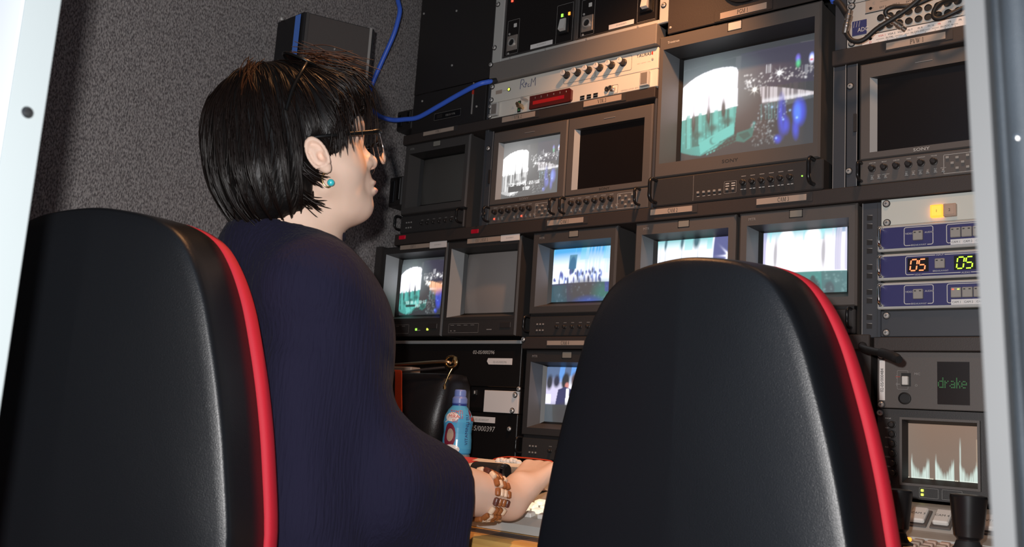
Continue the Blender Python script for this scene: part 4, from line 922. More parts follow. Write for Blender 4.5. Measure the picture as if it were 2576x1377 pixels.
# ---------------------------------------------------------------- black boxes at the lower left
def blackbox(label, z0, z1, hand, hx, hz, hh, stk, sz):
    t = thing('rack_box', label, 'rack unit', (-1.56,RY,z0)); b = MB(); b.box(-1.765,-1.3375,y,y+.25,z0,z1,'black_box',.0015); part('front_panel', b, t)
    b = MB(); b.text(hand,hx,hz,hh,y-.0006,'mark_white',sx=1.0,w=(.12,0,1)); part('handwriting', b, t)
    b = MB(); sx0,sx1 = stk; b.prism([(sx0+.006,sz[0]),(sx1,sz[0]),(sx1,sz[1]),(sx0+.003,sz[1]),(sx0,(sz[0]+sz[1])/2)],y-.0012,y,'label_white'); b.text(hand.replace(' ',''),(sx0+sx1)/2+.002,sz[0]+.0035,.0052,y-.0018,'mark_grey','c'); part('asset_sticker', b, t)
    return t
blackbox('black rack box hand-numbered 000396 under the silver bar',.9790,1.0800,'02-05/000396',-1.487,1.0565,.0085,(-1.4400,-1.3635),(1.0315,1.0465)); blackbox('black rack box hand-numbered 000397 behind the blue bottle',.8110,.9180,'02-05/000397',-1.499,.8745,.0120,(-1.4850,-1.4035),(.8945,.9080))
t = thing('patch_box', 'black connector box with a white plate, between the two hand-numbered boxes', 'rack unit', (-1.55,RY,.9185)); b = MB(); b.box(-1.765,-1.3375,y+.004,y+.2,.9190,.9780,'panel_gloss',.001); b.box(-1.498,-1.440,y,y+.006,.9195,.929,'dark_steel'); part('front_panel', b, t)
b = MB(); b.box(-1.4405,-1.3380,y-.002,y+.004,.9195,.9705,'label_white',.0008); wp = part('white_plate', b, t); screws(wp, ((-1.3470,.9620),(-1.3525,.9260)), y-.002)
for x in (-1.4955,-1.4720): b = MB(); b.box(x-.0065,x+.0065,y-.001,y+.004,.9575,.9705,'matte_black',.001); b.box(x-.001,x+.002,y-.002,y-.0008,.961,.968,'mark_white'); part('socket', b, t)
put('screw', SCREW, t, (-1.3375,y-.001,.9765)); put('screw', SCREW, t, (-1.3580,y-.001,.8840))

# small black blocks on the left edge of the rack
for (x0,x1,z0,z1,lab) in ((-1.828,-1.768,1.668,1.724,'small black connector block at the rack edge under the blue cable'),(-1.834,-1.784,1.455,1.537,'small black connector block at the rack edge left of the dark monitor')):
    t = thing('connector_block', lab, 'connector', ((x0+x1)/2,RY,z0)); b = MB(); b.box(x0,x1,RY+.002,RY+.05,z0,z1,'panel_black',.003); part('body', b, t)
    b = MB(); b.box(x0+.010,x0+.024,RY-.002,RY+.003,z0+.010,z1-.012,'black_plastic',.001); b.box(x1-.018,x1-.006,RY-.001,RY+.003,z0+.016,z1-.006,'dark_steel',.001); part('terminal', b, t)
b = MB(); b.box(-1.858,-1.805,RY+.12,RY+.14,1.38,2.05,'carpet'); part('side_lining', b, rack)

# ---------------------------------------------------------------- blue cable, loudspeaker and its bracket
t = thing('network_cable', 'bright blue cable hanging in a loop from the ceiling to the rack', 'cable', (-1.754,1.60,2.05))
b = MB(); b.tube([(-1.765,1.60,2.139),(-1.7600,1.60,2.03),(-1.7542,1.60,1.993),(-1.7432,1.60,1.9625),(-1.7471,1.60,1.9329),(-1.7607,1.60,1.8917),(-1.7944,1.60,1.8297),(-1.822,1.60,1.777),(-1.8349,1.60,1.7435),(-1.8290,1.60,1.709),(-1.8060,1.615,1.6835),(-1.7800,1.64,1.6750),(-1.7420,1.652,1.6740),(-1.7004,1.66,1.6757),(-1.6316,1.66,1.6939),(-1.5652,1.66,1.7129),(-1.5006,1.66,1.7286),(-1.480,1.672,1.7360),(-1.470,1.686,1.7420)],.0062,'cable_blue',12,8); part('cable', b, t)
b = MB(); b.lathe([(.0068,-.010),(.0072,0),(.0072,.010),(.005,.012)],(-1.472,1.684,1.7410),'matte_black',(.5,.7,.25),12); part('boot', b, t)
K = Vector((-1.645,1.223,0)); d1 = Vector((.417,.909,0)); zt, zb = 1.782, 1.50
W1 = .1645
TR = K + d1*W1; BL = K + Vector((-.104,.006,0)); BR = TR + Vector((-.085,.03,0))
t = thing('loudspeaker', 'black wall loudspeaker with a bright blue stripe behind the woman', 'loudspeaker', (-1.66,1.30,zb))
b = MB(); plan = [(K.x,K.y),(TR.x,TR.y),(BR.x,BR.y),(BL.x,BL.y)]; b.prism(plan[::-1],zb,zt,'speaker_case','xy'); part('cabinet', b, t)
nrm = Vector((.909,-.417,0))
def sp(u, z, o): p = K + d1*u + nrm*o; return (p.x,p.y,z)
b = MB(); b.add([sp(.012,zb+.008,.004),sp(W1-.012,zb+.008,.004),sp(W1-.012,zt-.003,.004),sp(.012,zt-.003,.004),sp(.008,zb+.004,0),sp(W1-.008,zb+.004,0),sp(W1-.008,zt-.001,0),sp(.008,zt-.001,0)],[(0,1,2,3),(4,5,1,0),(5,6,2,1),(6,7,3,2),(7,4,0,3)],'speaker_grille'); part('grille', b, t)
for u in (.004,W1-.012): b = MB(); b.add([sp(u,zb,.001),sp(u+.006,zb,.001),sp(u+.006,zt,.001),sp(u,zt,.001),sp(u,zb,.005),sp(u+.006,zb,.005),sp(u+.006,zt,.005),sp(u,zt,.005)],[(4,5,6,7),(0,4,7,3),(1,2,6,5),(3,7,6,2)],'mark_grey' if u > .1 else 'case_grey'); part('edge_strip', b, t)
b = MB(); b.add([tuple(K+Vector((-.010-k*.020,-.0015+.0005*k,0))+Vector((0,0,z))) for z in (zb+.002,zt-.003) for k in (0,1)],[(0,1,3,2)],'blue_strip'); part('blue_stripe', b, t, 'bright blue vertical stripe')
put('screw', SCREW_S, t, sp(.075,zt-.072,.0045)); b = MB(); b.lathe([(.005,0),(.005,.006),(.002,.009),(0,.009)],(BL.x+.02,BL.y-.004,zt-.001),'steel',(0,-.4,1),12); part('top_bolt', b, t)
b = MB(); b.box(-1.8595,-1.725,1.44,1.47,zt-.16,zt-.12,'speaker_grille',.002); b.box(-1.86,-1.852,1.38,1.63,zt-.185,zt-.10,'speaker_grille',.002); part('wall_bracket', b, t)
b = MB(); b.add([(-1.855,1.47,1.68),(-1.855,1.47,1.72),(-1.74,1.40,1.68),(-1.74,1.40,1.72),(-1.855,1.44,1.68),(-1.855,1.44,1.72),(-1.75,1.37,1.68),(-1.75,1.37,1.72)],[(0,2,3,1),(4,5,7,6),(0,4,6,2),(1,3,7,5)],'speaker_grille'); b.box(-1.75,-1.71,1.33,1.40,1.66,1.74,'speaker_grille',.003); part('bracket_arm', b, t)

# ---------------------------------------------------------------- desk and riser
t = thing('console_desk', 'long operating desk with an orange wooden front edge below the rack', 'desk', (-.9,1.44,0))
b = MB(); b.box(-1.858,1.03,1.19,1.70,.692,.720,'desk_dark',.002); part('worktop', b, t)
b = MB()
prof = [(1.150,.700),(1.152,.708),(1.160,.7155),(1.174,.7195),(1.30,.7205),(1.30,.690),(1.160,.690),(1.152,.694)]
n = len(prof); b.add([(x,p[0],p[1]) for x in (-1.858,1.03) for p in prof],[(i,(i+1)%n,n+(i+1)%n,n+i) for i in range(n)]+[list(range(n)),list(range(n,2*n))[::-1]],'desk_wood'); b.box(-1.858,1.03,1.212,1.2155,.7198,.7208,'desk_dark'); part('wooden_edge', b, t)
b = MB(); b.box(-1.858,-.56,1.48,1.695,.720,.8095,'black_box',.003); part('riser', b, t)
for x in (-1.84,.2,.98): b = MB(); b.box(x,x+.03,1.24,1.69,0,.692,'desk_dark',.002); part('leg', b, t)

# ---------------------------------------------------------------- vision mixer with T-bar, in front of the white control unit
t = thing('vision_mixer', 'vision mixer panel on the desk with lit white keys and a black fader handle', 'vision mixer', (-1.05,1.33,.7205))
b = MB(); P = [(1.245,.7210),(1.245,.735),(1.265,.7450),(1.430,.7790),(1.445,.7790),(1.445,.7210)]
b.prism(P[::-1],-1.30,-.62,'console_grey','yz'); part('panel', b, t)
KEYC = small('key', lambda b: b.box(-.0085,.0085,-.0075,.0075,0,.008,'key_lit',.0015)); KEYP = small('key', lambda b: b.box(-.0085,.0085,-.0075,.0075,0,.008,'key_white',.0015))
ang = math.atan2(.034,.165)
for r in range(4):
    for c in range(14):
        yk = 1.275+.0235*r; o = put('key', KEYC if (c >= 8 and (r in (1,2,3))) or (r*5+c) % 4 == 0 else KEYP, t, (-1.235+.030*c,yk,.745+(yk-1.265)*.206-.0008)); o.rotation_euler = (ang,0,0)
b = MB(); b.tube([(-1.120,1.315,.750),(-1.120,1.315,.790),(-1.118,1.315,.8115),(-1.10,1.315,.8115)],.0035,'dark_steel',8,4); fa = part('fader_arm', b, t)
b = MB(); b.lathe([(.0135,-.036),(.0145,-.034),(.0145,.026),(.0138,.030),(.0138,.033),(.0145,.034),(.0135,.039),(.010,.041),(0,.0405)],(-1.090,1.315,.8115),'black_plastic',(1,.0,.02),22,['matte_black']*4+['chrome']*2+['black_plastic']*2); part('fader_handle', b, fa)
for x in (-1.190,-1.163): b = MB(); b.lathe([(.0075,0),(.0085,.002),(.0085,.020),(.0075,.0215),(0,.022)],(x,1.315,.7850),'dark_steel',(0,0,1),16); b.cyl((x,1.315,.755),(x,1.315,.787),.004,'dark_steel',n=10); part('rotary_knob', b, t)

# white wedge control unit with red end
t = thing('control_unit', 'white wedge-shaped control unit with orange-red left end and dark display', 'control unit', (-1.13,1.40,.72))
yb,yf_,zb_,zf = 1.470,1.365,.8235,.8010
b = MB(); P = [(yf_,.7795),(yf_,zf-.006),(yf_+.004,zf),(yb-.008,zb_),(yb,zb_-.004),(yb,.7205),(1.449,.7205),(1.449,.7795)]
b.prism(P[::-1],-1.245,-1.0405,'device_white','yz'); part('housing', b, t)
def top(x, yk, o=.0008): return (x,yk,zf+(zb_-zf)*(yk-yf_)/(yb-yf_)+o)
b = MB(); b.prism([(p[0],p[1]+(.0004 if p[1] > .79 else 0)) for p in P][::-1],-1.310,-1.2455,'device_red','yz'); b.add([top(-1.2455,yf_+.01,.0012),top(-1.2455,yb-.008,.0012),top(-1.120,yb-.008,.0012),top(-1.140,yb-.016,.0012),top(-1.225,yb-.020,.0012)],[(0,4,3,2,1)],'device_red'); part('red_end', b, t, 'orange-red end cap')
b = MB(); b.add([top(-1.205,yf_+.022),top(-1.060,yf_+.022),top(-1.052,yf_+.030),top(-1.058,yb-.042),top(-1.066,yb-.036),top(-1.195,yb-.036),top(-1.208,yb-.046)],[list(range(7))],'lcd_grey'); b.add([top(-1.095,yf_+.034,.0014),top(-1.078,yf_+.034,.0014),top(-1.082,yf_+.048,.0014),top(-1.096,yf_+.044,.0014)],[(0,1,2,3)],'led_green'); part('display', b, t)
b = MB(); b.text('CH-2',0,0,.013,0,'mark_black','c',org=top(-1.150,yb-.026,.0012),u=(1,0,0),w=(0,.97,.21),sx=1.6); part('lettering', b, t)
b = MB(); b.add([(-1.0400,p[0],p[1]) for p in P],[list(range(8))],'device_pink')
for r in range(6):
    for c in range(9):
        yk = yf_+.012+.011*c; zk = .785+.006*r
        if zk < zf+(zb_-zf)*(yk-yf_)/(yb-yf_)-.004: b.box(-1.0398,-1.0390,yk-.0026,yk+.0026,zk-.0014,zk+.0014,'mark_red')
part('vent', b, t)
t = thing('lanyard_cord', 'thin red cord lying behind the white control unit', 'cord', (-1.15,1.52,.8105))
b = MB(); b.tube([(-1.245,1.50,.8120),(-1.232,1.497,.8225),(-1.20,1.50,.8295),(-1.15,1.503,.8310),(-1.10,1.50,.8305),(-1.085,1.497,.8280),(-1.0805,1.495,.8205),(-1.082,1.496,.8120)],.0015,'device_red',8,8); part('cord', b, t)
b = MB(); rr = random.Random(4); 
for i in range(7):
    x,yk = -1.185+.008*i, 1.455+.002*rr.random(); b.lathe([(0,-.003),(.006,0),(.0075,.004),(.004,.007),(0,.008)],(x,yk,.8205+.004*rr.random()),'tissue',(rr.uniform(-.4,.4),rr.uniform(-.4,.4),1),7)
solo('paper_tissue', b, 'crumpled white tissue on the back edge of the white control unit', 'tissue', (-1.16,1.457,.8215))

# ---------------------------------------------------------------- right-hand control panels
t = thing('camera_control_panel', 'sloping panel of white CAM keys below the waveform monitor', 'control panel', (-.35,1.56,.72))
b = MB(); P = [(1.470,.7205),(1.470,.7725),(1.480,.7735),(1.520,.7765),(1.530,.778),(1.582,.8075),(1.600,.8105),(1.694,.8105),(1.694,.7205)]
b.prism(P[::-1],-.545,-.03,'console_grey','yz'); part('housing', b, t)
a2 = math.atan2(.0295,.052)
for i in range(11):
    x = -.4925+.0345*i
    b = MB(); b.box(-.0150,.0150,-.0225,.0225,0,.003,'case_brown',.001); b.box(-.0115,.0115,-.0175,.0175,.003,.011,'key_white',.002)
    b.text(('CAM 1','CAM 2','CAM 3','CAM 4','VTR 1','VTR 2','EXT 1','EXT 2','BLK','BARS','AUX')[i],0,0,.0050,0,'mark_black','c',org=(0,-.003,.0113),u=(1,0,0),w=(0,1,0))
    o = put('key', b.mesh('key'), t, (x,1.5565,.793)); o.rotation_euler = (a2,0,0)
t = thing('switcher_panel', 'pinkish button panel with rows of pale keys and black joysticks', 'control panel', (-.35,1.36,.72))
b = MB(); P = [(1.235,.7210),(1.235,.738),(1.250,.743),(1.460,.7700),(1.465,.7680),(1.465,.7210)]; b.prism(P[::-1],-.60,-.03,'console_pink','yz'); part('housing', b, t)
KA = small('key', lambda b: b.box(-.0065,.0065,-.0055,.0055,0,.006,'label_paper',.0012)); KB = small('key', lambda b: b.box(-.0065,.0065,-.0055,.0055,0,.006,'console_pink',.0012)); KO = small('key', lambda b: b.box(-.0065,.0065,-.0055,.0055,0,.006,'glow_orange',.0012)); KR = small('key', lambda b: b.box(-.0065,.0065,-.0055,.0055,0,.006,'glow_red',.0012)); KK = small('key', lambda b: b.box(-.008,.008,-.008,.008,0,.010,'matte_black',.0015))
a3 = math.atan2(.027,.21); rr = random.Random(11)
for r in range(7):
    for c in range(13):
        x,yk = -.480+.0175*c, 1.335+.0175*r
        k = KO if (r == 6 and c == 4) else KR if (r == 2 and c == 9) else KK if (r in (3,4) and c == 3) else (KA if rr.random() < .6 else KB)
        o = put('key', k, t, (x,yk,.743+(yk-1.25)*.1286-.0005)); o.rotation_euler = (a3,0,0)
def joystick(label, x, yk, zb, h, r):
    t = thing('joystick', label, 'joystick', (x,yk,zb), 'black joysticks on the switcher panel')
    b = MB(); b.lathe([(r*1.15,-.01),(r*1.15,.004),(r*.9,.006),(r*.75,.010),(r*.62,.018)],(x,yk,zb),'matte_black',(0,0,1),20); part('base', b, t)
    b = MB(); b.lathe([(r*.55,.012),(r*.62,.020),(r*.78,.024),(r*.86,.040),(r*1.0,h-.004),(r*.97,h-.001),(r*.7,h),(0,h)],(x,yk,zb),'black_plastic',(0.02,0,1),24); part('grip', b, t)
joystick('black joystick beside the red chair edge, left of the white CAM keys',-.411,1.40,.7640,.078,.0195); joystick('larger black joystick in front of the white CAM keys, near the door',-.3190,1.40,.7640,.079,.0235)

# ---------------------------------------------------------------- bottle and handbag on the riser
t = thing('drink_bottle', 'small light-blue drink bottle with blue sports cap and printed label', 'bottle', (-1.384,1.55,.8100))
bx,by,bz = -1.384,1.55,.8100
b = MB(); prof = [(0,.001),(.026,.001),(.030,.004),(.031,.010),(.0295,.014)]; b.lathe(prof,(bx,by,bz),'bottle_clear',(0,0,1),28); part('base', b, t)
prof = [(.0295,.014),(.0315,.017),(.0325,.026),(.0320,.045),(.0305,.058),(.0312,.070),(.0325,.082),(.0305,.095),(.0240,.108),(.0165,.117),(.0155,.119)]
b = MB(); b.lathe(prof,(bx,by,bz),'bottle_blue',(0,0,1),36); body = part('body', b, t)
def bsurf(a, h, o=.0006):
    r = np.interp(h,[p[1] for p in prof],[p[0] for p in prof])+o; return (bx+r*math.cos(a),by+r*math.sin(a),bz+h)
def bpatch(P, m, bb, o):     # polygon in (angle in degrees seen from the camera, height) wrapped round the bottle
    a0 = math.atan2(-by,-bx); cx = sum(p[0] for p in P)/len(P); ch = sum(p[1] for p in P)/len(P); n = len(P)
    v = [bsurf(a0+math.radians(cx),ch,o)]
    for k in (.33,.66,1.0): v += [bsurf(a0+math.radians(cx+(p[0]-cx)*k),ch+(p[1]-ch)*k,o) for p in P]
    f = [(0,1+i,1+(i+1)%n) for i in range(n)]+[(1+k*n+i,1+(k+1)*n+i,1+(k+1)*n+(i+1)%n,1+k*n+(i+1)%n) for k in (0,1) for i in range(n)]
    bb.add(v,f,m)
ell = lambda cx,ch,ra,rh,n=20: [(cx+ra*math.cos(2*math.pi*i/n),ch+rh*math.sin(2*math.pi*i/n)) for i in range(n)]
b = MB(); bpatch(ell(-28,.093,30,.010),'bottle_white',b,.0006); bpatch([(-60,.080),(-15,.084),(5,.094),(-20,.102),(-48,.100)],'bottle_white',b,.0007); bpatch(ell(-33,.052,26,.028),'bottle_maroon',b,.0008); bpatch(ell(-22,.024,34,.010),'bottle_white',b,.0010); bpatch(ell(-30,.054,15,.014),'label_paper',b,.0012)
part('label_art', b, body)
b = MB(); a0 = math.atan2(-by,-bx)
def btext(s, ang, h, size, m, up=False):
    v,f = glyphs(s); k = size/CAPH; w = v[:,0].max()*k; o = len(b.v)
    for px,pz in v*k:
        da,hh = ((px-w/2),pz) if not up else (-pz,px)
        b.v.append(bsurf(a0+math.radians(ang)+da/.031,h+hh,.0013))
    for q in f: b.f.append([i+o for i in q]); b.m.append(m); b.s.append(False)
btext('TOMTI',-14,.1000,.0078,'mark_red'); btext('MIRALI',-14,.0905,.0078,'mark_red'); btext('SU',-14,.0815,.0072,'mark_red'); btext('VITAMINLI SU',44,.034,.0075,'mark_blue',True); btext('SU',48,.078,.0065,'mark_blue')
bpatch([(58,.086),(78,.086),(78,.094),(58,.094)],'mark_red',b,.001); bpatch([(48,.088),(70,.100),(70,.112),(55,.108)],'bottle_maroon',b,.0009); part('lettering', b, body)
b = MB(); b.lathe([(.0165,.118),(.0168,.1215),(.0158,.1225)],(bx,by,bz),'bottle_cap_dark',(0,0,1),28); b.lathe([(.0160,.1222),(.0168,.124),(.0168,.1335),(.0140,.1375),(.0128,.1385),(.0132,.140),(.0132,.1495),(.0115,.1530),(0,.1535)],(bx,by,bz),'bottle_cap',(0,0,1),28); part('cap', b, t)
t = thing('handbag', 'black leather handbag with gold ring and orange strap beside the woman', 'handbag', (-1.55,1.58,.8100))
b = MB()
def bag_ring(z, x0, x1, y0, y1, n=8):
    out = []
    for i in range(32):
        a = 2*math.pi*i/32; c,s_ = math.cos(a),math.sin(a); e = .45
        out.append(((x0+x1)/2+(x1-x0)/2*abs(c)**e*(1 if c > 0 else -1),(y0+y1)/2+(y1-y0)/2*abs(s_)**e*(1 if s_ > 0 else -1),z))
    return out
R_ = [bag_ring(.8105,-1.70,-1.435,1.515,1.650),bag_ring(.8200,-1.715,-1.427,1.508,1.658),bag_ring(.90,-1.715,-1.418,1.508,1.656),bag_ring(.975,-1.700,-1.412,1.520,1.640),bag_ring(.9955,-1.690,-1.413,1.535,1.620),bag_ring(.9980,-1.680,-1.418,1.555,1.600)]
v = sum(R_,[]); b.add(v,[(k*32+i,k*32+(i+1)%32,(k+1)*32+(i+1)%32,(k+1)*32+i) for k in range(5) for i in range(32)]+[list(range(32))[::-1],list(range(160,192))],'bag_leather',True); part('body', b, t)
b = MB(); b.tube([(-1.70,1.52,1.000),(-1.60,1.515,1.010),(-1.50,1.515,1.0165),(-1.42,1.525,1.0225),(-1.405,1.535,1.020)],.0035,'brass',8,8); b.tube([(-1.69,1.52,.985),(-1.58,1.508,.992),(-1.47,1.512,1.003),(-1.415,1.525,1.010)],.0022,'rack_brown',8,8); part('chain_edge', b, t)
b = MB(); P = [( -1.405+.0165*math.cos(a), 1.535, 1.0235+.0125*math.sin(a)) for a in [2*math.pi*i/16 for i in range(16)]]; b.tube(P,.0026,'gold',8,2,closed=True); b.lathe([(.004,-.008),(.006,0),(.004,.008)],(-1.392,1.533,1.0265),'gold',(0,0,1),12); part('ring', b, t)
b = MB(); b.tube([(-1.408,1.545,1.012),(-1.414,1.54,.995),(-1.418,1.535,.975)],.0016,'gold',6,4); b.lathe([(.003,0),(.004,.006),(.002,.012)],(-1.418,1.534,.962),'gold',(0,0,1),10); part('zip_pull', b, t)
b = MB(); pts = [(-1.552,1.507,1.0005),(-1.538,1.503,.999),(-1.532,1.500,.985),(-1.528,1.499,.955),(-1.524,1.500,.920),(-1.522,1.503,.88)]
S_ = spline(pts,5); v = []
for p in S_: v += [(p.x-.010,p.y,p.z),(p.x+.010,p.y,p.z),(p.x+.010,p.y+.003,p.z),(p.x-.010,p.y+.003,p.z)]
b.add(v,[(4*i+k,4*i+(k+1)%4,4*i+4+(k+1)%4,4*i+4+k) for i in range(len(S_)-1) for k in range(4)]+[(0,3,2,1)],'strap_orange'); part('strap', b, t, 'bright orange strap')
b = MB(); b.box(-1.70,-1.555,1.562,1.595,.9985,1.0125,'label_paper',.002); solo('paper_slip', b, 'cream paper slip lying across the top of the handbag', 'paper', (-1.62,1.575,.9985))
# ---------------------------------------------------------------- organic shapes: distance fields turned into one closed surface
def smin(a, b, k): h = np.clip(.5+.5*(b-a)/k,0,1); return b*(1-h)+a*h-k*h*(1-h)
def smax(a, b, k): return -smin(-a,-b,k)
def caps(P, a, b, ra, rb=None):
    rb = ra if rb is None else rb; a = np.array(a,float); b = np.array(b,float); ab = b-a
    t = np.clip(((P-a)@ab)/(ab@ab),0,1); return np.linalg.norm(P-a-t[:,None]*ab,axis=1)-(ra+(rb-ra)*t)
def elli(P, c, r):
    q = (P-np.array(c))/np.array(r); k0 = np.linalg.norm(q,axis=1); k1 = np.linalg.norm(q/np.array(r),axis=1)+1e-9
    return k0*(k0-1)/k1
def surface(fn, xs, ys, zs, B=12):
    nx,ny,nz = len(xs),len(ys),len(zs); D = np.full((nx,ny,nz),1.0,np.float32)
    bl = [(i,j,k) for i in range(0,nx,B) for j in range(0,ny,B) for k in range(0,nz,B)]
    mid = lambda ax,i: (ax[i]+ax[min(i+B,len(ax))-1])/2; half = lambda ax,i: (ax[min(i+B,len(ax))-1]-ax[i])/2
    Cn = np.array([(mid(xs,i),mid(ys,j),mid(zs,k)) for i,j,k in bl]); Hf = np.array([math.sqrt(half(xs,i)**2+half(ys,j)**2+half(zs,k)**2) for i,j,k in bl])
    dc = fn(Cn)
    for (i,j,k),d,h in zip(bl,dc,Hf):
        s = (slice(i,i+B),slice(j,j+B),slice(k,k+B))
        if abs(d) > h*1.6+.012: D[s] = d; continue
        g = np.stack(np.meshgrid(xs[s[0]],ys[s[1]],zs[s[2]],indexing='ij'),-1); D[s] = fn(g.reshape(-1,3)).reshape(g.shape[:3])
    ins = D < 0
    c = np.zeros((nx-1,ny-1,nz-1),np.int8)
    for a in (0,1):
        for b in (0,1):
            for e in (0,1): c += ins[a:nx-1+a,b:ny-1+b,e:nz-1+e]
    act = (c > 0)&(c < 8); idx = np.full(act.shape,-1,np.int64); I = np.argwhere(act); idx[act] = np.arange(len(I))
    acc = np.zeros((len(I),3)); cnt = np.zeros(len(I)); ax = (xs,ys,zs)
    cor = [(a,b,e) for a in (0,1) for b in (0,1) for e in (0,1)]
    for p in cor:
        for d in range(3):
            if p[d]: continue
            q = list(p); q[d] = 1
            A = I+np.array(p); Bq = I+np.array(q); da = D[tuple(A.T)]; db = D[tuple(Bq.T)]; m = (da < 0)!=(db < 0)
            t = np.where(m,da/(da-db+1e-12),0); PA = np.stack([ax[n][A[:,n]] for n in range(3)],1); PB = np.stack([ax[n][Bq[:,n]] for n in range(3)],1)
            acc[m] += (PA+(PB-PA)*t[:,None])[m]; cnt[m] += 1
    V = acc/np.maximum(cnt,1)[:,None]; F = []
    for d in range(3):
        sl0 = [slice(1,-1)]*3; sl0[d] = slice(0,-1); sl1 = [slice(1,-1)]*3; sl1[d] = slice(1,None)
        a = ins[tuple(sl0)]; b = ins[tuple(sl1)]; E = np.argwhere(a != b); 
        if not len(E): continue
        fl = a[tuple(E.T)]; off = np.ones(3,int); off[d] = 0; E = E+off
        u,v = (d+1)%3,(d+2)%3; du = np.zeros(3,int); du[u] = 1; dv = np.zeros(3,int); dv[v] = 1
        Q = np.stack([idx[tuple((E-du-dv).T)],idx[tuple((E-dv).T)],idx[tuple(E.T)],idx[tuple((E-du).T)]],1)
        Q[~fl] = Q[~fl][:,::-1]; F.append(Q)
    return V, np.concatenate(F)
def axis(segs):
    out = [segs[0][0]]
    for a,b,h in segs: n = max(1,round((b-a)/h)); out += list(a+(b-a)*np.arange(1,n+1)/n)
    return np.array(out)
def skin(name, fn, xs, ys, zs, matn, parent, label=None):
    V,F = surface(fn,xs,ys,zs); o = np.array(wloc(parent)); me = bpy.data.meshes.new(name); me.from_pydata((V-o).tolist(),[],F.tolist())
    me.polygons.foreach_set('use_smooth',[True]*len(F)); me.materials.append(M[matn]); me.update()
    ob = bpy.data.objects.new(name,me); COL.objects.link(ob); ob.parent = parent
    if label: ob['label'] = label
    return ob

mk('skin', (.76,.54,.42), .55, spec=.3, bump=(700,.15,.0004), vary=(25,(.74,.52,.40),(.79,.56,.44)))
b_ = M['skin'].node_tree.nodes['Principled BSDF']; b_.inputs['Subsurface Weight'].default_value = .12; b_.inputs['Subsurface Radius'].default_value = (.008,.003,.002)
mk('lip', (.66,.38,.34), .45)
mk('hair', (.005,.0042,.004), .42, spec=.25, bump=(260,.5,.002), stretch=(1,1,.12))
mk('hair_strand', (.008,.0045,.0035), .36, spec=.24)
mk('hair_warm_lit', (.045,.014,.005), .4, spec=.25)  # browner strands: the lamp's warm light put into the hair colour
mk('sweater', (.0155,.0145,.0325), .92, spec=.08, bump=(230,.8,.003), stretch=(1,1,.10), sheen=.03)
mk('trousers', (.012,.012,.016), .8)
mk('glass_frame', (.005,.005,.005), .3, spec=.3)
mk('lens_clear', (.9,.9,.9), .05, trans=1.0, spec=.5)
M['lens_clear'].node_tree.nodes['Principled BSDF'].inputs['IOR'].default_value = 1.08
mk('lens_dark', (.012,.006,.006), .06, spec=.7)
mk('turquoise', (.05,.55,.60), .3)
mk('bead_brown', (.30,.10,.03), .3)
mk('bead_cream', (.72,.52,.36), .35)
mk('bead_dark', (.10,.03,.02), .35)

# head frame: origin between the ears
HO = np.array([-1.0847,.8239,1.2431]); HF = np.array([.4695,.8829,0]); HR = np.array([.8829,-.4695,0]); pt = math.radians(20)
HA = np.stack([HR, HF*math.cos(pt)+np.array([0,0,1])*math.sin(pt), np.array([0,0,1])*math.cos(pt)-HF*math.sin(pt)])
def tohead(P): return (P-HO)@HA.T
def hw(p): return tuple(HO+np.array(p)@HA)
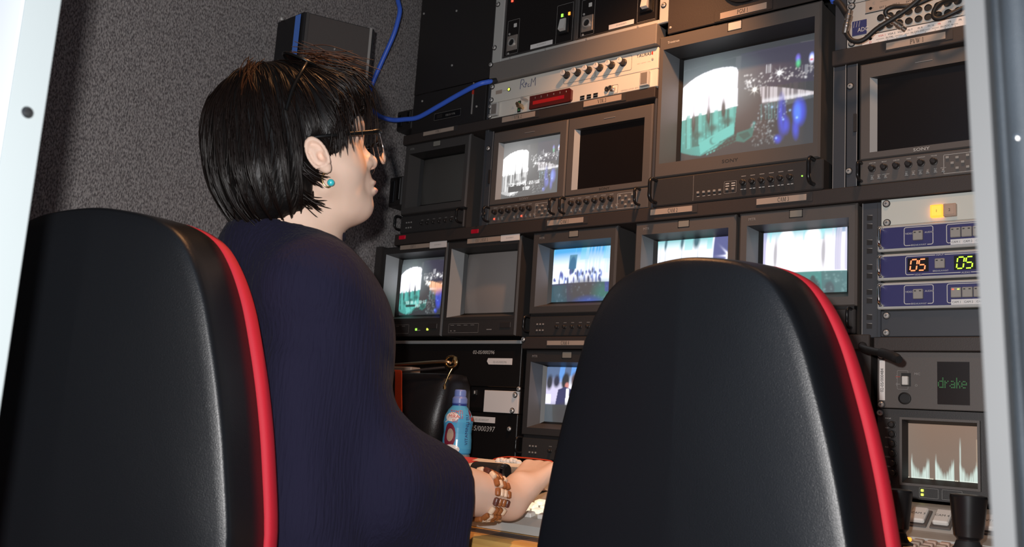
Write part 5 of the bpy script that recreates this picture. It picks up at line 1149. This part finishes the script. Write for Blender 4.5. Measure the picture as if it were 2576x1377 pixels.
# torso frame: origin at the base of the neck
TO = np.array([-1.108,.828,1.105]); TF = np.array([.342,.940,0]); TR_ = np.array([.940,-.342,0])
def tw(r, f, z): return TO+TR_*r+TF*f+np.array([0,0,z])
def totor(P): d = P-TO; return np.stack([d@TR_,d@TF,d[:,2]],1)
SHR, SHL = tw(.115,.015,-.045), tw(-.150,.020,-.030)
ELR, WRR = np.array([-.966,.935,.818]), np.array([-.946,1.193,.776])
ELL, WRL = np.array([-1.40,.98,.82]), np.array([-1.372,1.165,.7800])
def d_head(P):
    h = tohead(P); p = h-np.array([0,.008,.0195]); q = p.copy(); q[:,0] = np.abs(q[:,0])
    d = elli(p,(0,-.010,.046),(.074,.096,.080))
    d = smin(d, elli(p,(0,.036,-.028),(.055,.056,.076)), .03)
    d = smin(d, caps(p,(0,.045,.055),(0,.072,.030),.045,.034), .02)
    d = smin(d, elli(q,(.034,.044,-.030),(.026,.030,.034)), .02)
    d = smin(d, caps(q,(.052,.010,-.060),(.014,.064,-.090),.016,.015), .025)
    d = smin(d, elli(p,(0,.069,-.0895),(.020,.019,.0195)), .014)
    d = smin(d, elli(p,(0,.022,-.094),(.046,.046,.024)), .025)
    d = smin(d, elli(p,(0,.078,-.056),(.025,.0175,.026)), .012)
    d = smax(d, -elli(q,(.033,.100,.012),(.019,.016,.012)), .012)
    d = smin(d, elli(q,(.031,.073,.010),(.0135,.0135,.0125)), .003)
    d = smin(d, caps(q,(.018,.090,.026),(.045,.074,.024),.007,.006), .012)
    n = smin(caps(p,(0,.082,.016),(0,.0985,-.026),.0075,.0095), elli(p,(0,.1015,-.0285),(.0115,.0110,.0105)), .008)
    n = smin(n, elli(q,(.0125,.090,-.031),(.0075,.011,.0085)), .006)
    d = smin(d, n, .008); d = smax(d, -elli(q,(.006,.098,-.0395),(.0035,.006,.0035)), .003)
    d = smin(d, elli(p,(0,.0900,-.0605),(.021,.0110,.0055)), .004); d = smin(d, elli(p,(0,.0900,-.0725),(.018,.0110,.0065)), .004)
    d = smax(d, -elli(p,(0,.1025,-.0662),(.024,.0080,.0013)), .002)
    q = h.copy(); q[:,0] = np.abs(q[:,0])
    # ears: a rim, a lobe, a bowl
    e = q-np.array([.0790,.0135,.000]); ca,sa = math.cos(.30),math.sin(.30); e = np.stack([e[:,0]*ca-e[:,1]*sa*-1*-1, e[:,0]*sa+e[:,1]*ca, e[:,2]],1)
    e = e/.84; tl = .22; e = np.stack([e[:,0], e[:,1]*math.cos(tl)+e[:,2]*math.sin(tl), -e[:,1]*math.sin(tl)+e[:,2]*math.cos(tl)],1)
    rr = np.sqrt((e[:,1]/.0150)**2+(e[:,2]/.0270)**2)
    base = elli(e,(.004,0,0),(.0085,.0172,.0295))
    rim = np.sqrt(((rr-1)*.0185)**2+(e[:,0]-.0135)**2)-.0036; rim = np.maximum(rim, -(e[:,2]+.022))
    anti = caps(e,(.0095,-.0045,.012),(.0095,-.005,-.010),.0042,.0045)
    ear = smin(smin(base,rim,.004),anti,.004); ear = smin(ear, elli(e,(.006,.003,-.0255),(.0055,.0085,.0095)), .006)
    ear = smax(ear, -elli(e,(.0150,.0040,-.005),(.0115,.0068,.0105)), .002); ear = smax(ear, -caps(e,(.0160,.0060,.010),(.0160,.000,.0185),.0052,.0040), .002); ear = smax(ear, -caps(e,(.0170,-.0095,.008),(.0170,-.0095,-.010),.0040,.0036), .002)
    ear = smin(ear, elli(e,(.009,.0115,-.006),(.0045,.0040,.0060)), .003)
    return smin(d, ear, .006)
HU = {}
def finger(P, base, dr, up, L, r, curl):
    d = 1e9; p = np.array(base); a = 0; dr = np.array(dr)/np.linalg.norm(dr)
    for i,l in enumerate(L):
        a += curl[i]; v = dr*math.cos(a)-np.array(up)*math.sin(a); qn = p+v*l
        c = caps(P,p,qn,r*(1-.08*i),r*(.94-.08*i)); d = c if i == 0 else smin(d,c,.004); p = qn
    return d
def d_hand(P, W, fw, side, zk, inner):
    """right or left hand lying palm down: W wrist, fw forward, side = unit vector towards the thumb"""
    fw = np.array(fw)/np.linalg.norm(fw); sd = np.array(side); up = np.array([0,0,1.0])
    kn = W+fw*.088+up*zk
    d = caps(P,W,W+fw*.03+up*zk*.4,.0265,.026)
    for s_,o in ((.030,.000),(.011,.005),(-.009,.003),(-.028,-.006)):
        d = smin(d, caps(P,W+fw*.025+sd*s_*.55+up*zk*.3,kn+sd*s_+fw*o,.0150,.0118), .012)
    d = smin(d, caps(P,W+fw*.022+sd*.018+up*zk*.2,W+fw*.05+sd*.040+up*zk*.3-up*.004,.0145,.0120), .012)
    for s_,o,L,r in ((.030,.000,(.040,.024,.019),.0088),(.011,.005,(.044,.027,.020),.0090),(-.009,.003,(.041,.025,.019),.0085),(-.028,-.006,(.033,.020,.017),.0076)):
        d = smin(d, finger(P,kn+sd*s_+fw*o,fw+sd*s_*1.6,up,L,r,(.10,.58,.50)), .005)
    d = smin(d, finger(P,W+fw*.050+sd*.040+up*(zk*.3-.004),fw*.8+sd*.55,up,(.034,.027),.0095,(.18,.30)), .006)
    return d
def d_body(P):
    t = totor(P); u = t.copy(); u[:,0] = np.abs(u[:,0])
    d = elli(t,(0,.038,-.125),(.143,.100,.158))
    d = smin(d, elli(u,(.060,.068,-.115),(.056,.056,.064)), .05)
    d = smin(d, elli(t,(0,.040,-.325),(.148,.122,.175)), .08)
    d = smin(d, elli(t,(0,.045,-.500),(.180,.150,.120)), .08)
    d = smin(d, caps(P,SHR,SHL,.052), .05)
    d = smin(d, caps(P,SHR,ELR,.050,.042), .03); d = smin(d, caps(P,SHL,ELL,.050,.042), .03)
    m1 = ELR*.72+WRR*.28
    d = smin(d, caps(P,ELR,m1,.0425,.0425), .02); d = smin(d, caps(P,m1,WRR,.0425,.0300), .02)
    d = smin(d, caps(P,ELL,WRL,.042,.030), .02)
    d = smin(d, d_hand(P,WRR,(-.02,1,.02),(-1,-.02,0),.050,0), .014); d = smin(d, d_hand(P,WRL,(.02,1,.0),(1,-.02,0),.012,0), .014)
    for s_ in (1,-1):
        hp = tw(.09*s_,.05,-.555); kn = tw(.08*s_,.40,-.55); an = tw(.06*s_,.36,-.975)
        d = smin(d, caps(P,hp,kn,.085,.060), .05); d = smin(d, caps(P,kn,an,.056,.040), .03); d = smin(d, caps(P,an+np.array([0,0,-.03]),an+TF*.13+np.array([0,0,-.06]),.036,.030), .03)
    nk = smin(caps(P,hw((0,-.030,-.030)),tw(0,.000,.020),.058,.064), caps(P,hw((0,.000,-.080)),tw(0,.024,.015),.044,.052), .04)
    d = smin(d, nk, .04)
    return smin(d, d_head(P), .016)
woman = thing('person', 'seated woman with short black hair and glasses, wearing a navy knit sweater', 'person', tuple(tw(0,0,-.60)))
xs = axis([(-1.46,-1.16,.0055),(-1.16,-.90,.0026),(-.90,-.86,.006)]); ys = axis([(.62,.70,.007),(.70,.965,.0026),(.965,1.05,.006),(1.05,1.43,.0030)]); zs = axis([(.06,.70,.011),(.70,.725,.006),(.725,.845,.0030),(.845,1.10,.008),(1.10,1.27,.0022),(1.27,1.40,.005)])
body = skin('body', d_body, xs, ys, zs, 'skin', woman)
me = body.data; me.materials.append(M['lip'])
co = np.zeros(len(me.vertices)*3); me.vertices.foreach_get('co',co); hp_ = tohead(co.reshape(-1,3)+np.array(wloc(woman)))
lipv = (elli(hp_-np.array([0,.008,.0195]),(0,.0930,-.0607),(.0195,.0125,.0056)) < 0)|(elli(hp_-np.array([0,.008,.0195]),(0,.0930,-.0727),(.0175,.012,.0062)) < 0)
me.polygons.foreach_set('material_index',[1 if all(lipv[i] for i in p.vertices) else 0 for p in me.polygons])

# sweater: loose torso, wide drooping right sleeve
fdir = np.array([-.03,.9995,0.0])
def d_sweater(P):
    t = totor(P); u = t.copy(); u[:,0] = np.abs(u[:,0])
    d = elli(t,(0,.042,-.120),(.160,.119,.170))
    d = smin(d, elli(u,(.060,.074,-.110),(.070,.066,.078)), .06)
    d = smin(d, elli(t,(0,.036,-.330),(.168,.140,.180)), .10)
    d = smin(d, elli(t,(0,.050,-.500),(.195,.165,.110)), .10)
    d = smin(d, caps(P,SHR,SHL,.060), .05)
    d = smin(d, caps(P,tw(0,-.015,.010),tw(.09,.005,-.035),.064,.058), .05); d = smin(d, caps(P,tw(0,-.015,.010),tw(-.11,.0,-.03),.064,.058), .05)
    d = smin(d, caps(P,SHL,ELL,.075,.080), .05); d = smin(d, caps(P,ELL,ELL*.5+WRL*.5,.070,.055), .03)
    mo = ELR+(WRR-ELR)*.47
    s = caps(P,SHR-TR_*.012-TF*.010,ELR-TF*.012,.056,.062)
    s = smin(s, caps(P,ELR,mo+np.array([0,0,-.006]),.074,.058), .03)
    s = smin(s, caps(P,ELR+np.array([.0,.0,-.05]),mo+np.array([.0,0,-.10]),.066,.050), .05)
    s = smin(s, caps(P,tw(.12,.0,-.16),tw(.12,.02,-.34),.050,.055), .05)
    s = smin(s, caps(P,mo+np.array([0,0,-.04]),mo+np.array([.0,-.015,-.15]),.050,.046), .04)
    d = smin(d, s, .016)
    # cut the sleeve mouth across the forearm and hollow it
    g = (P-mo)@fdir; near = np.linalg.norm(P-mo,axis=1)
    cut = np.where(near < .26, g, -1.0); d = smax(d, cut, .010)
    hol = caps(P,ELR+(WRR-ELR)*.35+np.array([0,0,-.012]),mo+fdir*.15+np.array([0,0,-.022]),.042,.047); d = smax(d, -hol, .008)
    hl = caps(P,WRL*.55+ELL*.45,WRL+(WRL-ELL)*.3,.046); d = smax(d, -hl, .006)
    # folds
    d = d + .0030*np.sin((t[:,0]*.8+t[:,2]*.25)*70+3*np.sin(t[:,2]*9))*np.clip(-t[:,2]*4-.2,0,1) 
    # neck opening
    nh = caps(P,tw(0,.010,.030),hw((0,.004,-.060)),.0665,.075); d = smax(d, -nh, .006)
    top = (P-tw(0,0,.070))@np.array([.05,.12,.99]); d = smax(d, top, .008)
    return d
xs = axis([(-1.50,-.82,.0065)]); ys = axis([(.60,1.20,.0065)]); zs = axis([(.50,1.02,.0075),(1.02,1.20,.0045)])
sw = skin('sweater', d_sweater, xs, ys, zs, 'sweater', woman, 'navy blue knit sweater with wide sleeves')
# ribbed collar band
b = MB(); ring = []
for i in range(28):
    a = 2*math.pi*i/28; ring.append(tuple(tw(.0730*math.cos(a), .012+.0745*math.sin(a), .064-.016*math.sin(a))))
b.tube(ring,.0050,'sweater',8,3,closed=True); part('collar', b, sw)
def d_trousers(P):
    d = elli(totor(P),(0,.050,-.545),(.195,.165,.100))
    for s_ in (1,-1):
        hp = tw(.09*s_,.05,-.555); kn = tw(.08*s_,.40,-.55); an = tw(.06*s_,.36,-.95)
        d = smin(d, caps(P,hp,kn,.096,.071), .05); d = smin(d, caps(P,kn,an,.068,.056), .03)
    return d
skin('trousers', d_trousers, axis([(-1.42,-.72,.012)]), axis([(.62,1.40,.012)]), axis([(.08,.66,.012)]), 'trousers', woman)
def shoe(s_):
    an = tw(.06*s_,.36,-.975); return lambda P: smin(caps(P,an+np.array([0,0,-.035]),an+TF*.12+np.array([0,0,-.07]),.046,.042), caps(P,an+TF*-.03+np.array([0,0,-.075]),an+TF*.13+np.array([0,0,-.080]),.040,.040), .03)
for s_ in (1,-1):
    c = tw(.06*s_,.42,-1.03); skin('shoe', shoe(s_), axis([(c[0]-.2,c[0]+.2,.008)]), axis([(c[1]-.22,c[1]+.22,.008)]), axis([(.0,.20,.008)]), 'matte_black', woman)

# hair: a bob with volume at the back, cut away from the face and ear
def d_hair(P):
    p = tohead(P); q = p.copy(); q[:,0] = np.abs(q[:,0])
    d = elli(p,(0,-.008,.064),(.090,.112,.097))
    d = smin(d, elli(p,(0,-.046,-.002),(.087,.075,.068)), .04)
    d = smin(d, elli(p,(0,-.040,-.044),(.070,.060,.034)), .03)
    d = smin(d, elli(p,(0,.064,.090),(.076,.054,.042)), .03)
    d = smin(d, elli(q,(.064,.040,.050),(.022,.036,.038)), .02)
    a = np.interp(p[:,2],[-.12,-.0645,-.0335,-.020,-.006,.008,.022,.040,.060,.075],[-.024,-.008,.002,.012,.034,.048,.060,.074,.094,.30])
    d = smax(d, (p[:,1]-a)*.75, .008)
    d = smax(d, -elli(q,(.098,.0150,-.001),(.036,.0200,.0290)), .006)
    w = np.sin(np.arctan2(q[:,0],p[:,1]+.03)*26+p[:,2]*18)*.0014; return d+w
xs = axis([(HO[0]-.20,HO[0]+.20,.0042)]); ys = axis([(HO[1]-.20,HO[1]+.20,.0042)]); zs = axis([(1.10,1.42,.0042)])
hair = skin('hair', d_hair, xs, ys, zs, 'hair', woman, 'short black layered hair')
def strands(n, seed):
    r = np.random.RandomState(seed); crown = np.array([0,-.025,.160])
    th = r.uniform(0,2*math.pi,n); ph = np.arccos(r.uniform(-.35,1,n))
    p = np.stack([.10*np.sin(ph)*np.cos(th),-.005+.12*np.sin(ph)*np.sin(th),.055+.105*np.cos(ph)],1)
    off = r.uniform(-.0015,.0018,n); L = r.randint(12,26,n); step = .0075
    def f(p): return d_hair(HO+p@HA)
    def grad(p):
        e = .002; g = np.stack([f(p+np.eye(3)[i]*e)-f(p-np.eye(3)[i]*e) for i in range(3)],1); return g/(np.linalg.norm(g,axis=1,keepdims=True)+1e-9)
    path = []
    sway = r.normal(0,.17,(n,3))
    for s in range(30):
        for _ in range(2):
            g = grad(p); p = p-g*(f(p)-off)[:,None]
        path.append(p.copy())
        g = grad(p); v = (p-crown); v /= np.linalg.norm(v,axis=1,keepdims=True); front = np.clip(p[:,1:2]*12,0,1)
        v = v+np.array([0,-.25,-.9])*(1-front)+np.array([0,.35,-.55])*front+sway
        v -= g*(v*g).sum(1,keepdims=True); v /= np.linalg.norm(v,axis=1,keepdims=True)+1e-9
        p = p+v*step; off = off+r.uniform(-.0002,.0003,n)
    path = np.array(path); out = []
    for i in range(n):
        q = path[:L[i],i]; bad = (np.abs(q[:,0]) > .055)&(((q[:,1]-.015)/.019)**2+((q[:,2]+.001)/.027)**2 < 1); bad |= (q[:,1] > np.interp(q[:,2],[-.12,-.0335,-.006,.022,.040,.060,.075],[-.016,.008,.042,.068,.082,.104,.3]))
        k = int(np.argmax(bad)) if bad.any() else len(q)
        if k > 4: out.append(q[:k])
    return out
def strand_mesh(paths, r0, b, m):
    for P in paths:
        k = len(P); W_ = HO+P@HA; t = np.gradient(W_,axis=0); t /= np.linalg.norm(t,axis=1,keepdims=True)+1e-9
        a = np.cross(t,np.array([.3,.2,.93])); a /= np.linalg.norm(a,axis=1,keepdims=True)+1e-9; c = np.cross(t,a)
        rad = r0*np.clip(np.minimum(np.arange(k)+.6,(k-1-np.arange(k))*.8+.12)/2.0,.1,1)
        v = []
        for i in range(k):
            for j in range(3): an = 2*math.pi*j/3; v.append(W_[i]+(a[i]*math.cos(an)+c[i]*math.sin(an))*rad[i])
        b.add(v,[(3*i+j,3*i+(j+1)%3,3*i+3+(j+1)%3,3*i+3+j) for i in range(k-1) for j in range(3)],m,True)
b = MB(); strand_mesh(strands(2600,5),.0009,b,'hair_strand')
# loose locks: fringe over the brow, wisps across the temple, tips at the nape and behind the ear
rr = np.random.RandomState(9)
def lock(n, pts, spread, r=.0010, m='hair_strand'):
    out = []
    for _ in range(n):
        d0 = rr.normal(0,1,3)*spread; d1 = rr.normal(0,1,3)*spread*1.6
        P = [np.array(p)+d0*(1-i/(len(pts)-1))+d1*i/(len(pts)-1) for i,p in enumerate(pts)]
        out.append(np.array([tuple(q) for q in spline([tuple(p) for p in P],6)]))
    strand_mesh(out,r,b,m)
for rx in (.055,.035,.015,-.01,-.035,-.055):
    lock(14,[(rx*.8,.060,.134),(rx*.95,.098,.118),(rx,.116,.090),(rx*1.02,.116,.062)],.005)
lock(46,[(.062,.054,.108),(.077,.068,.080),(.080,.068,.050),(.075,.062,.016)],.005); lock(44,[(.066,.044,.100),(.082,.052,.070),(.086,.052,.036),(.081,.046,.004)],.004)
lock(8,[(.050,.090,.112),(.064,.106,.078),(.070,.102,.040),(.068,.090,.002)],.0026,.0008); lock(5,[(.040,.100,.108),(.056,.116,.074),(.062,.114,.040),(.058,.106,.008)],.0022,.0007)
lock(40,[(.076,-.022,.008),(.079,-.014,-.012),(.076,-.002,-.026),(.071,.012,-.034)],.0035); lock(40,[(.068,-.036,-.016),(.068,-.022,-.044),(.062,-.008,-.058),(.056,.004,-.064)],.004)
for rx in (-.05,-.025,0,.025,.05): lock(22,[(rx,-.100,-.010),(rx,-.098,-.036),(rx*.9,-.088,-.058),(rx*.85,-.078,-.072)],.005)
lock(44,[(.02,.040,.156),(.02,.070,.150),(.02,.100,.134),(.02,.122,.119)],.011,.0008,'hair_warm_lit'); lock(26,[(.035,-.030,.156),(.050,-.040,.145),(.062,-.050,.128),(.070,-.056,.106)],.006,.0008,'hair_warm_lit')
part('hair_strands', b, hair)
# spectacles, slid a little down the nose
b = MB(); gl = MB()
for s_ in (1,-1):
    b.tube([hw((s_*.082,.010,.026)),hw((s_*.0835,.040,.0235)),hw((s_*.077,.100,.0205))],.0033,'glass_frame',8,4)
    b.tube([hw((s_*.077,.100,.0205)),hw((s_*.069,.112,.0215)),hw((s_*.042,.121,.0225)),hw((s_*.012,.123,.0195))],.0036,'glass_frame',8,5)
    pts = [(.070,.111,.019),(.070,.111,-.004),(.060,.114,-.017),(.038,.118,-.021),(.019,.120,-.015),(.011,.122,.002),(.012,.123,.018)]
    n = len(pts); v = [hw((s_*p[0],p[1],p[2])) for p in pts]+[hw((s_*p[0],p[1]+.0012,p[2])) for p in pts]
    gl.add(v,[list(range(n)),list(range(n,2*n))[::-1]]+[(i,n+i,n+(i+1)%n,(i+1)%n) for i in range(n)],'lens_clear')
    b.tube([hw((s_*p[0],p[1]+.0006,p[2])) for p in pts],.0006,'chrome',6,3)
b.tube([hw((-.012,.123,.018)),hw((0,.124,.020)),hw((.012,.123,.018))],.0028,'glass_frame',8,4)
sp_ = part('spectacles', b, woman); part('lens', gl, sp_)
# sunglasses pushed up on the crown
b = MB()
for s_ in (1,-1):
    c = np.array([s_*.033,.036,.1430]); pts = []
    for i in range(18):
        a = 2*math.pi*i/18; x,yv = .0285*math.cos(a),.0235*math.sin(a); pts.append((c[0]+x,c[1]+yv*.90,c[2]+.010-yv*.62-(abs(c[0]+x)/.06)**2*.012))
    n = 18; v = [hw((c[0],c[1],c[2]+.0125))]+[hw(p) for p in pts]
    b.add(v,[(0,1+i,1+(i+1)%n) for i in range(n)],'lens_dark',True); b.tube([hw(p) for p in pts],.0021,'glass_frame',8,2,closed=True)
    b.tube([hw((s_*.060,.036,.137)),hw((s_*.080,.022,.122)),hw((s_*.093,.000,.096)),hw((s_*.097,-.018,.066))],.0030,'glass_frame',8,6)
b.tube([hw((-.010,.044,.150)),hw((0,.047,.153)),hw((.010,.044,.150))],.0024,'glass_frame',8,4); part('sunglasses', b, woman)
# earring
b = MB(); pts = []
for i in range(13): a = math.radians(60+i*20); pts.append(hw((.0800,.0165+.0062*math.cos(a),-.0360+.0100*math.sin(a))))
b.tube(pts,.0012,'gold',8,3); er = part('earring', b, woman, 'gold hoop earring with a turquoise bead'); b = MB(); cpt = hw((.0830,.0205,-.0410)); b.lathe([(0,-.0052),(.003,-.0042),(.0047,-.0022),(.0052,0),(.0047,.0022),(.003,.0042),(0,.0052)],cpt,'turquoise',(0,0,1),16); part('bead', b, er)
# bracelet: four strands of long beads
b = MB(); A0 = ELR+(WRR-ELR)*.80; ax_ = (WRR-ELR)/np.linalg.norm(WRR-ELR); e1 = np.cross(ax_,[0,0,1.]); e1 /= np.linalg.norm(e1); e2 = np.cross(e1,ax_)
for k in range(4):
    for i in range(16):
        a0,a1 = 2*math.pi*(i+.08)/16,2*math.pi*(i+.92)/16; R = .0385-.0012*k; c = A0+ax_*(-.015+.0095*k)
        p0 = c+(e1*math.cos(a0)+e2*math.sin(a0))*R; p1 = c+(e1*math.cos(a1)+e2*math.sin(a1))*R
        m = ('bead_brown','bead_brown','bead_cream','bead_dark','bead_cream','bead_brown')[(i*1+k*2+(i*k)%3) % 6]
        d = p1-p0; b.lathe([(.0022,0),(.0043,.12*np.linalg.norm(d)),(.0046,.5*np.linalg.norm(d)),(.0043,.88*np.linalg.norm(d)),(.0022,np.linalg.norm(d))],p0,m,d,10)
part('bracelet', b, woman, 'brown and cream beaded bracelet')

# ---------------------------------------------------------------- swivel chairs
def chair(label, loc, rz, zshift=0.0):
    t = thing('swivel_chair', label, 'chair', loc, None, rz); H = 1.098; yb = -.27
    tt = [0,.0035,.012,.030,.058,.100,.150,.22,.30,.40,.455,.485,.50]; ww = [0,.042,.080,.113,.136,.157,.174,.193,.209,.222,.208,.162,0]
    s_ = []; 
    for i in range(len(tt)-1):
        for k in range(4): s_.append(i+k/4)
    T = np.interp(s_,range(len(tt)),tt); Wd = np.interp(s_,range(len(tt)),ww)
    # smooth the outline by resampling as a closed spline
    ZS = zshift; P = [(ww[i],tt[i]) for i in range(len(tt))]+[(-ww[i],tt[i]) for i in range(len(tt)-2,0,-1)]
    H += zshift; S = spline([(x,0,H-z) for x,z in P],5,True); n = len(S); cz = H-.24
    def rings(spec, b, m, zk=1.0):
        v = []
        for sc,yv in spec:
            for p in S:
                ins = 1-sc; L = math.hypot(p.x,p.z-cz); v.append((p.x-(p.x/L)*ins*.2*(1 if sc > .5 else L/.2), yb+yv+(.022*abs(p.x)*min(sc*1.0,1.0)*2 if yv < .06 else 0)*(1-max(0,(sc-.9))*8 if sc > .9 else 1), cz+(p.z-cz-((p.z-cz)/L)*ins*.2*(1 if sc > .5 else L/.2))*zk))
        K = len(spec); b.add(v,[(k*n+i,(k+1)*n+i,(k+1)*n+(i+1)%n,k*n+(i+1)%n) for k in range(K-1) for i in range(n)]+[list(range(n)),list(range((K-1)*n,K*n))[::-1]],m,True)
    b = MB(); rings([(.02,.0),(.3,.0005),(.55,.0015),(.74,.003),(.86,.0055),(.920,.0085),(.940,.0115),(.952,.018),(.960,.030),(.976,.064),(.988,.094),(.970,.098),(.90,.100)],b,'chair_shell'); part('back_shell', b, t, local=True)
    b = MB(); rings([(.90,.099),(.98,.099),(1.003,.0995),(1.020,.104),(1.022,.118),(1.0,.130),(.93,.136),(.6,.140),(.02,.141)],b,'chair_red',.975); part('back_cushion', b, t, 'red upholstered front cushion', local=True)
    b = MB(); b.tube([(0,yb+.03,.66),(0,yb-.01,.56),(0,yb+.04,.39),(0,yb+.16,.36),(0,0,.36)],.022,'chair_base',10,6); part('back_bracket', b, t, local=True)
    b = MB(); SZ = zshift*.5-.016
    SE = [(.5*.46*abs(math.cos(a))**.5*(1 if math.cos(a) > 0 else -1),.02+.5*.44*abs(math.sin(a))**.5*(1 if math.sin(a) > 0 else -1)) for a in [2*math.pi*i/36 for i in range(36)]]
    v = []
    for sc,z in ((.9,.365),(.98,.375),(1,.395),(.98,.422),(.9,.435),(.5,.442),(.02,.44)): v += [(x*sc,.02+(yv-.02)*sc,z+SZ) for x,yv in SE]
    b.add(v,[(k*36+i,k*36+(i+1)%36,(k+1)*36+(i+1)%36,(k+1)*36+i) for k in range(6) for i in range(36)]+[list(range(36))[::-1],list(range(216,252))],'chair_red',True); part('seat', b, t, local=True)
    b = MB(); b.lathe([(.03,.09),(.03,.26),(.018,.27),(.018,.355),(.06,.36),(.06,.367)],(0,0,0),'chair_base',(0,0,1),16); part('gas_lift', b, t, local=True)
    for i in range(5):
        a = 2*math.pi*i/5+.3; c,s = math.cos(a),math.sin(a); b = MB(); b.tube([(c*.03,s*.03,.115),(c*.15,s*.15,.105),(c*.28,s*.28,.080)],lambda k: .022-.008*k,'chair_base',10,4); lg = part('base_leg', b, t, local=True)
        b = MB(); b.cyl((c*.28-s*.012,s*.28+c*.012,.028),(c*.28+s*.012,s*.28-c*.012,.028),.028,'matte_black',n=14); b.cyl((c*.28,s*.28,.04),(c*.28,s*.28,.082),.008,'chair_base',n=8); part('caster', b, lg, local=True)
    return t
chair('black and red swivel chair at right, its curved back in front of CAM 2', (-.5170,1.243,0), math.radians(-4.3), .0215)
chair('black and red swivel chair at left, between the door post and the woman', (-1.2023,.7592,0), math.radians(28.5), .034)
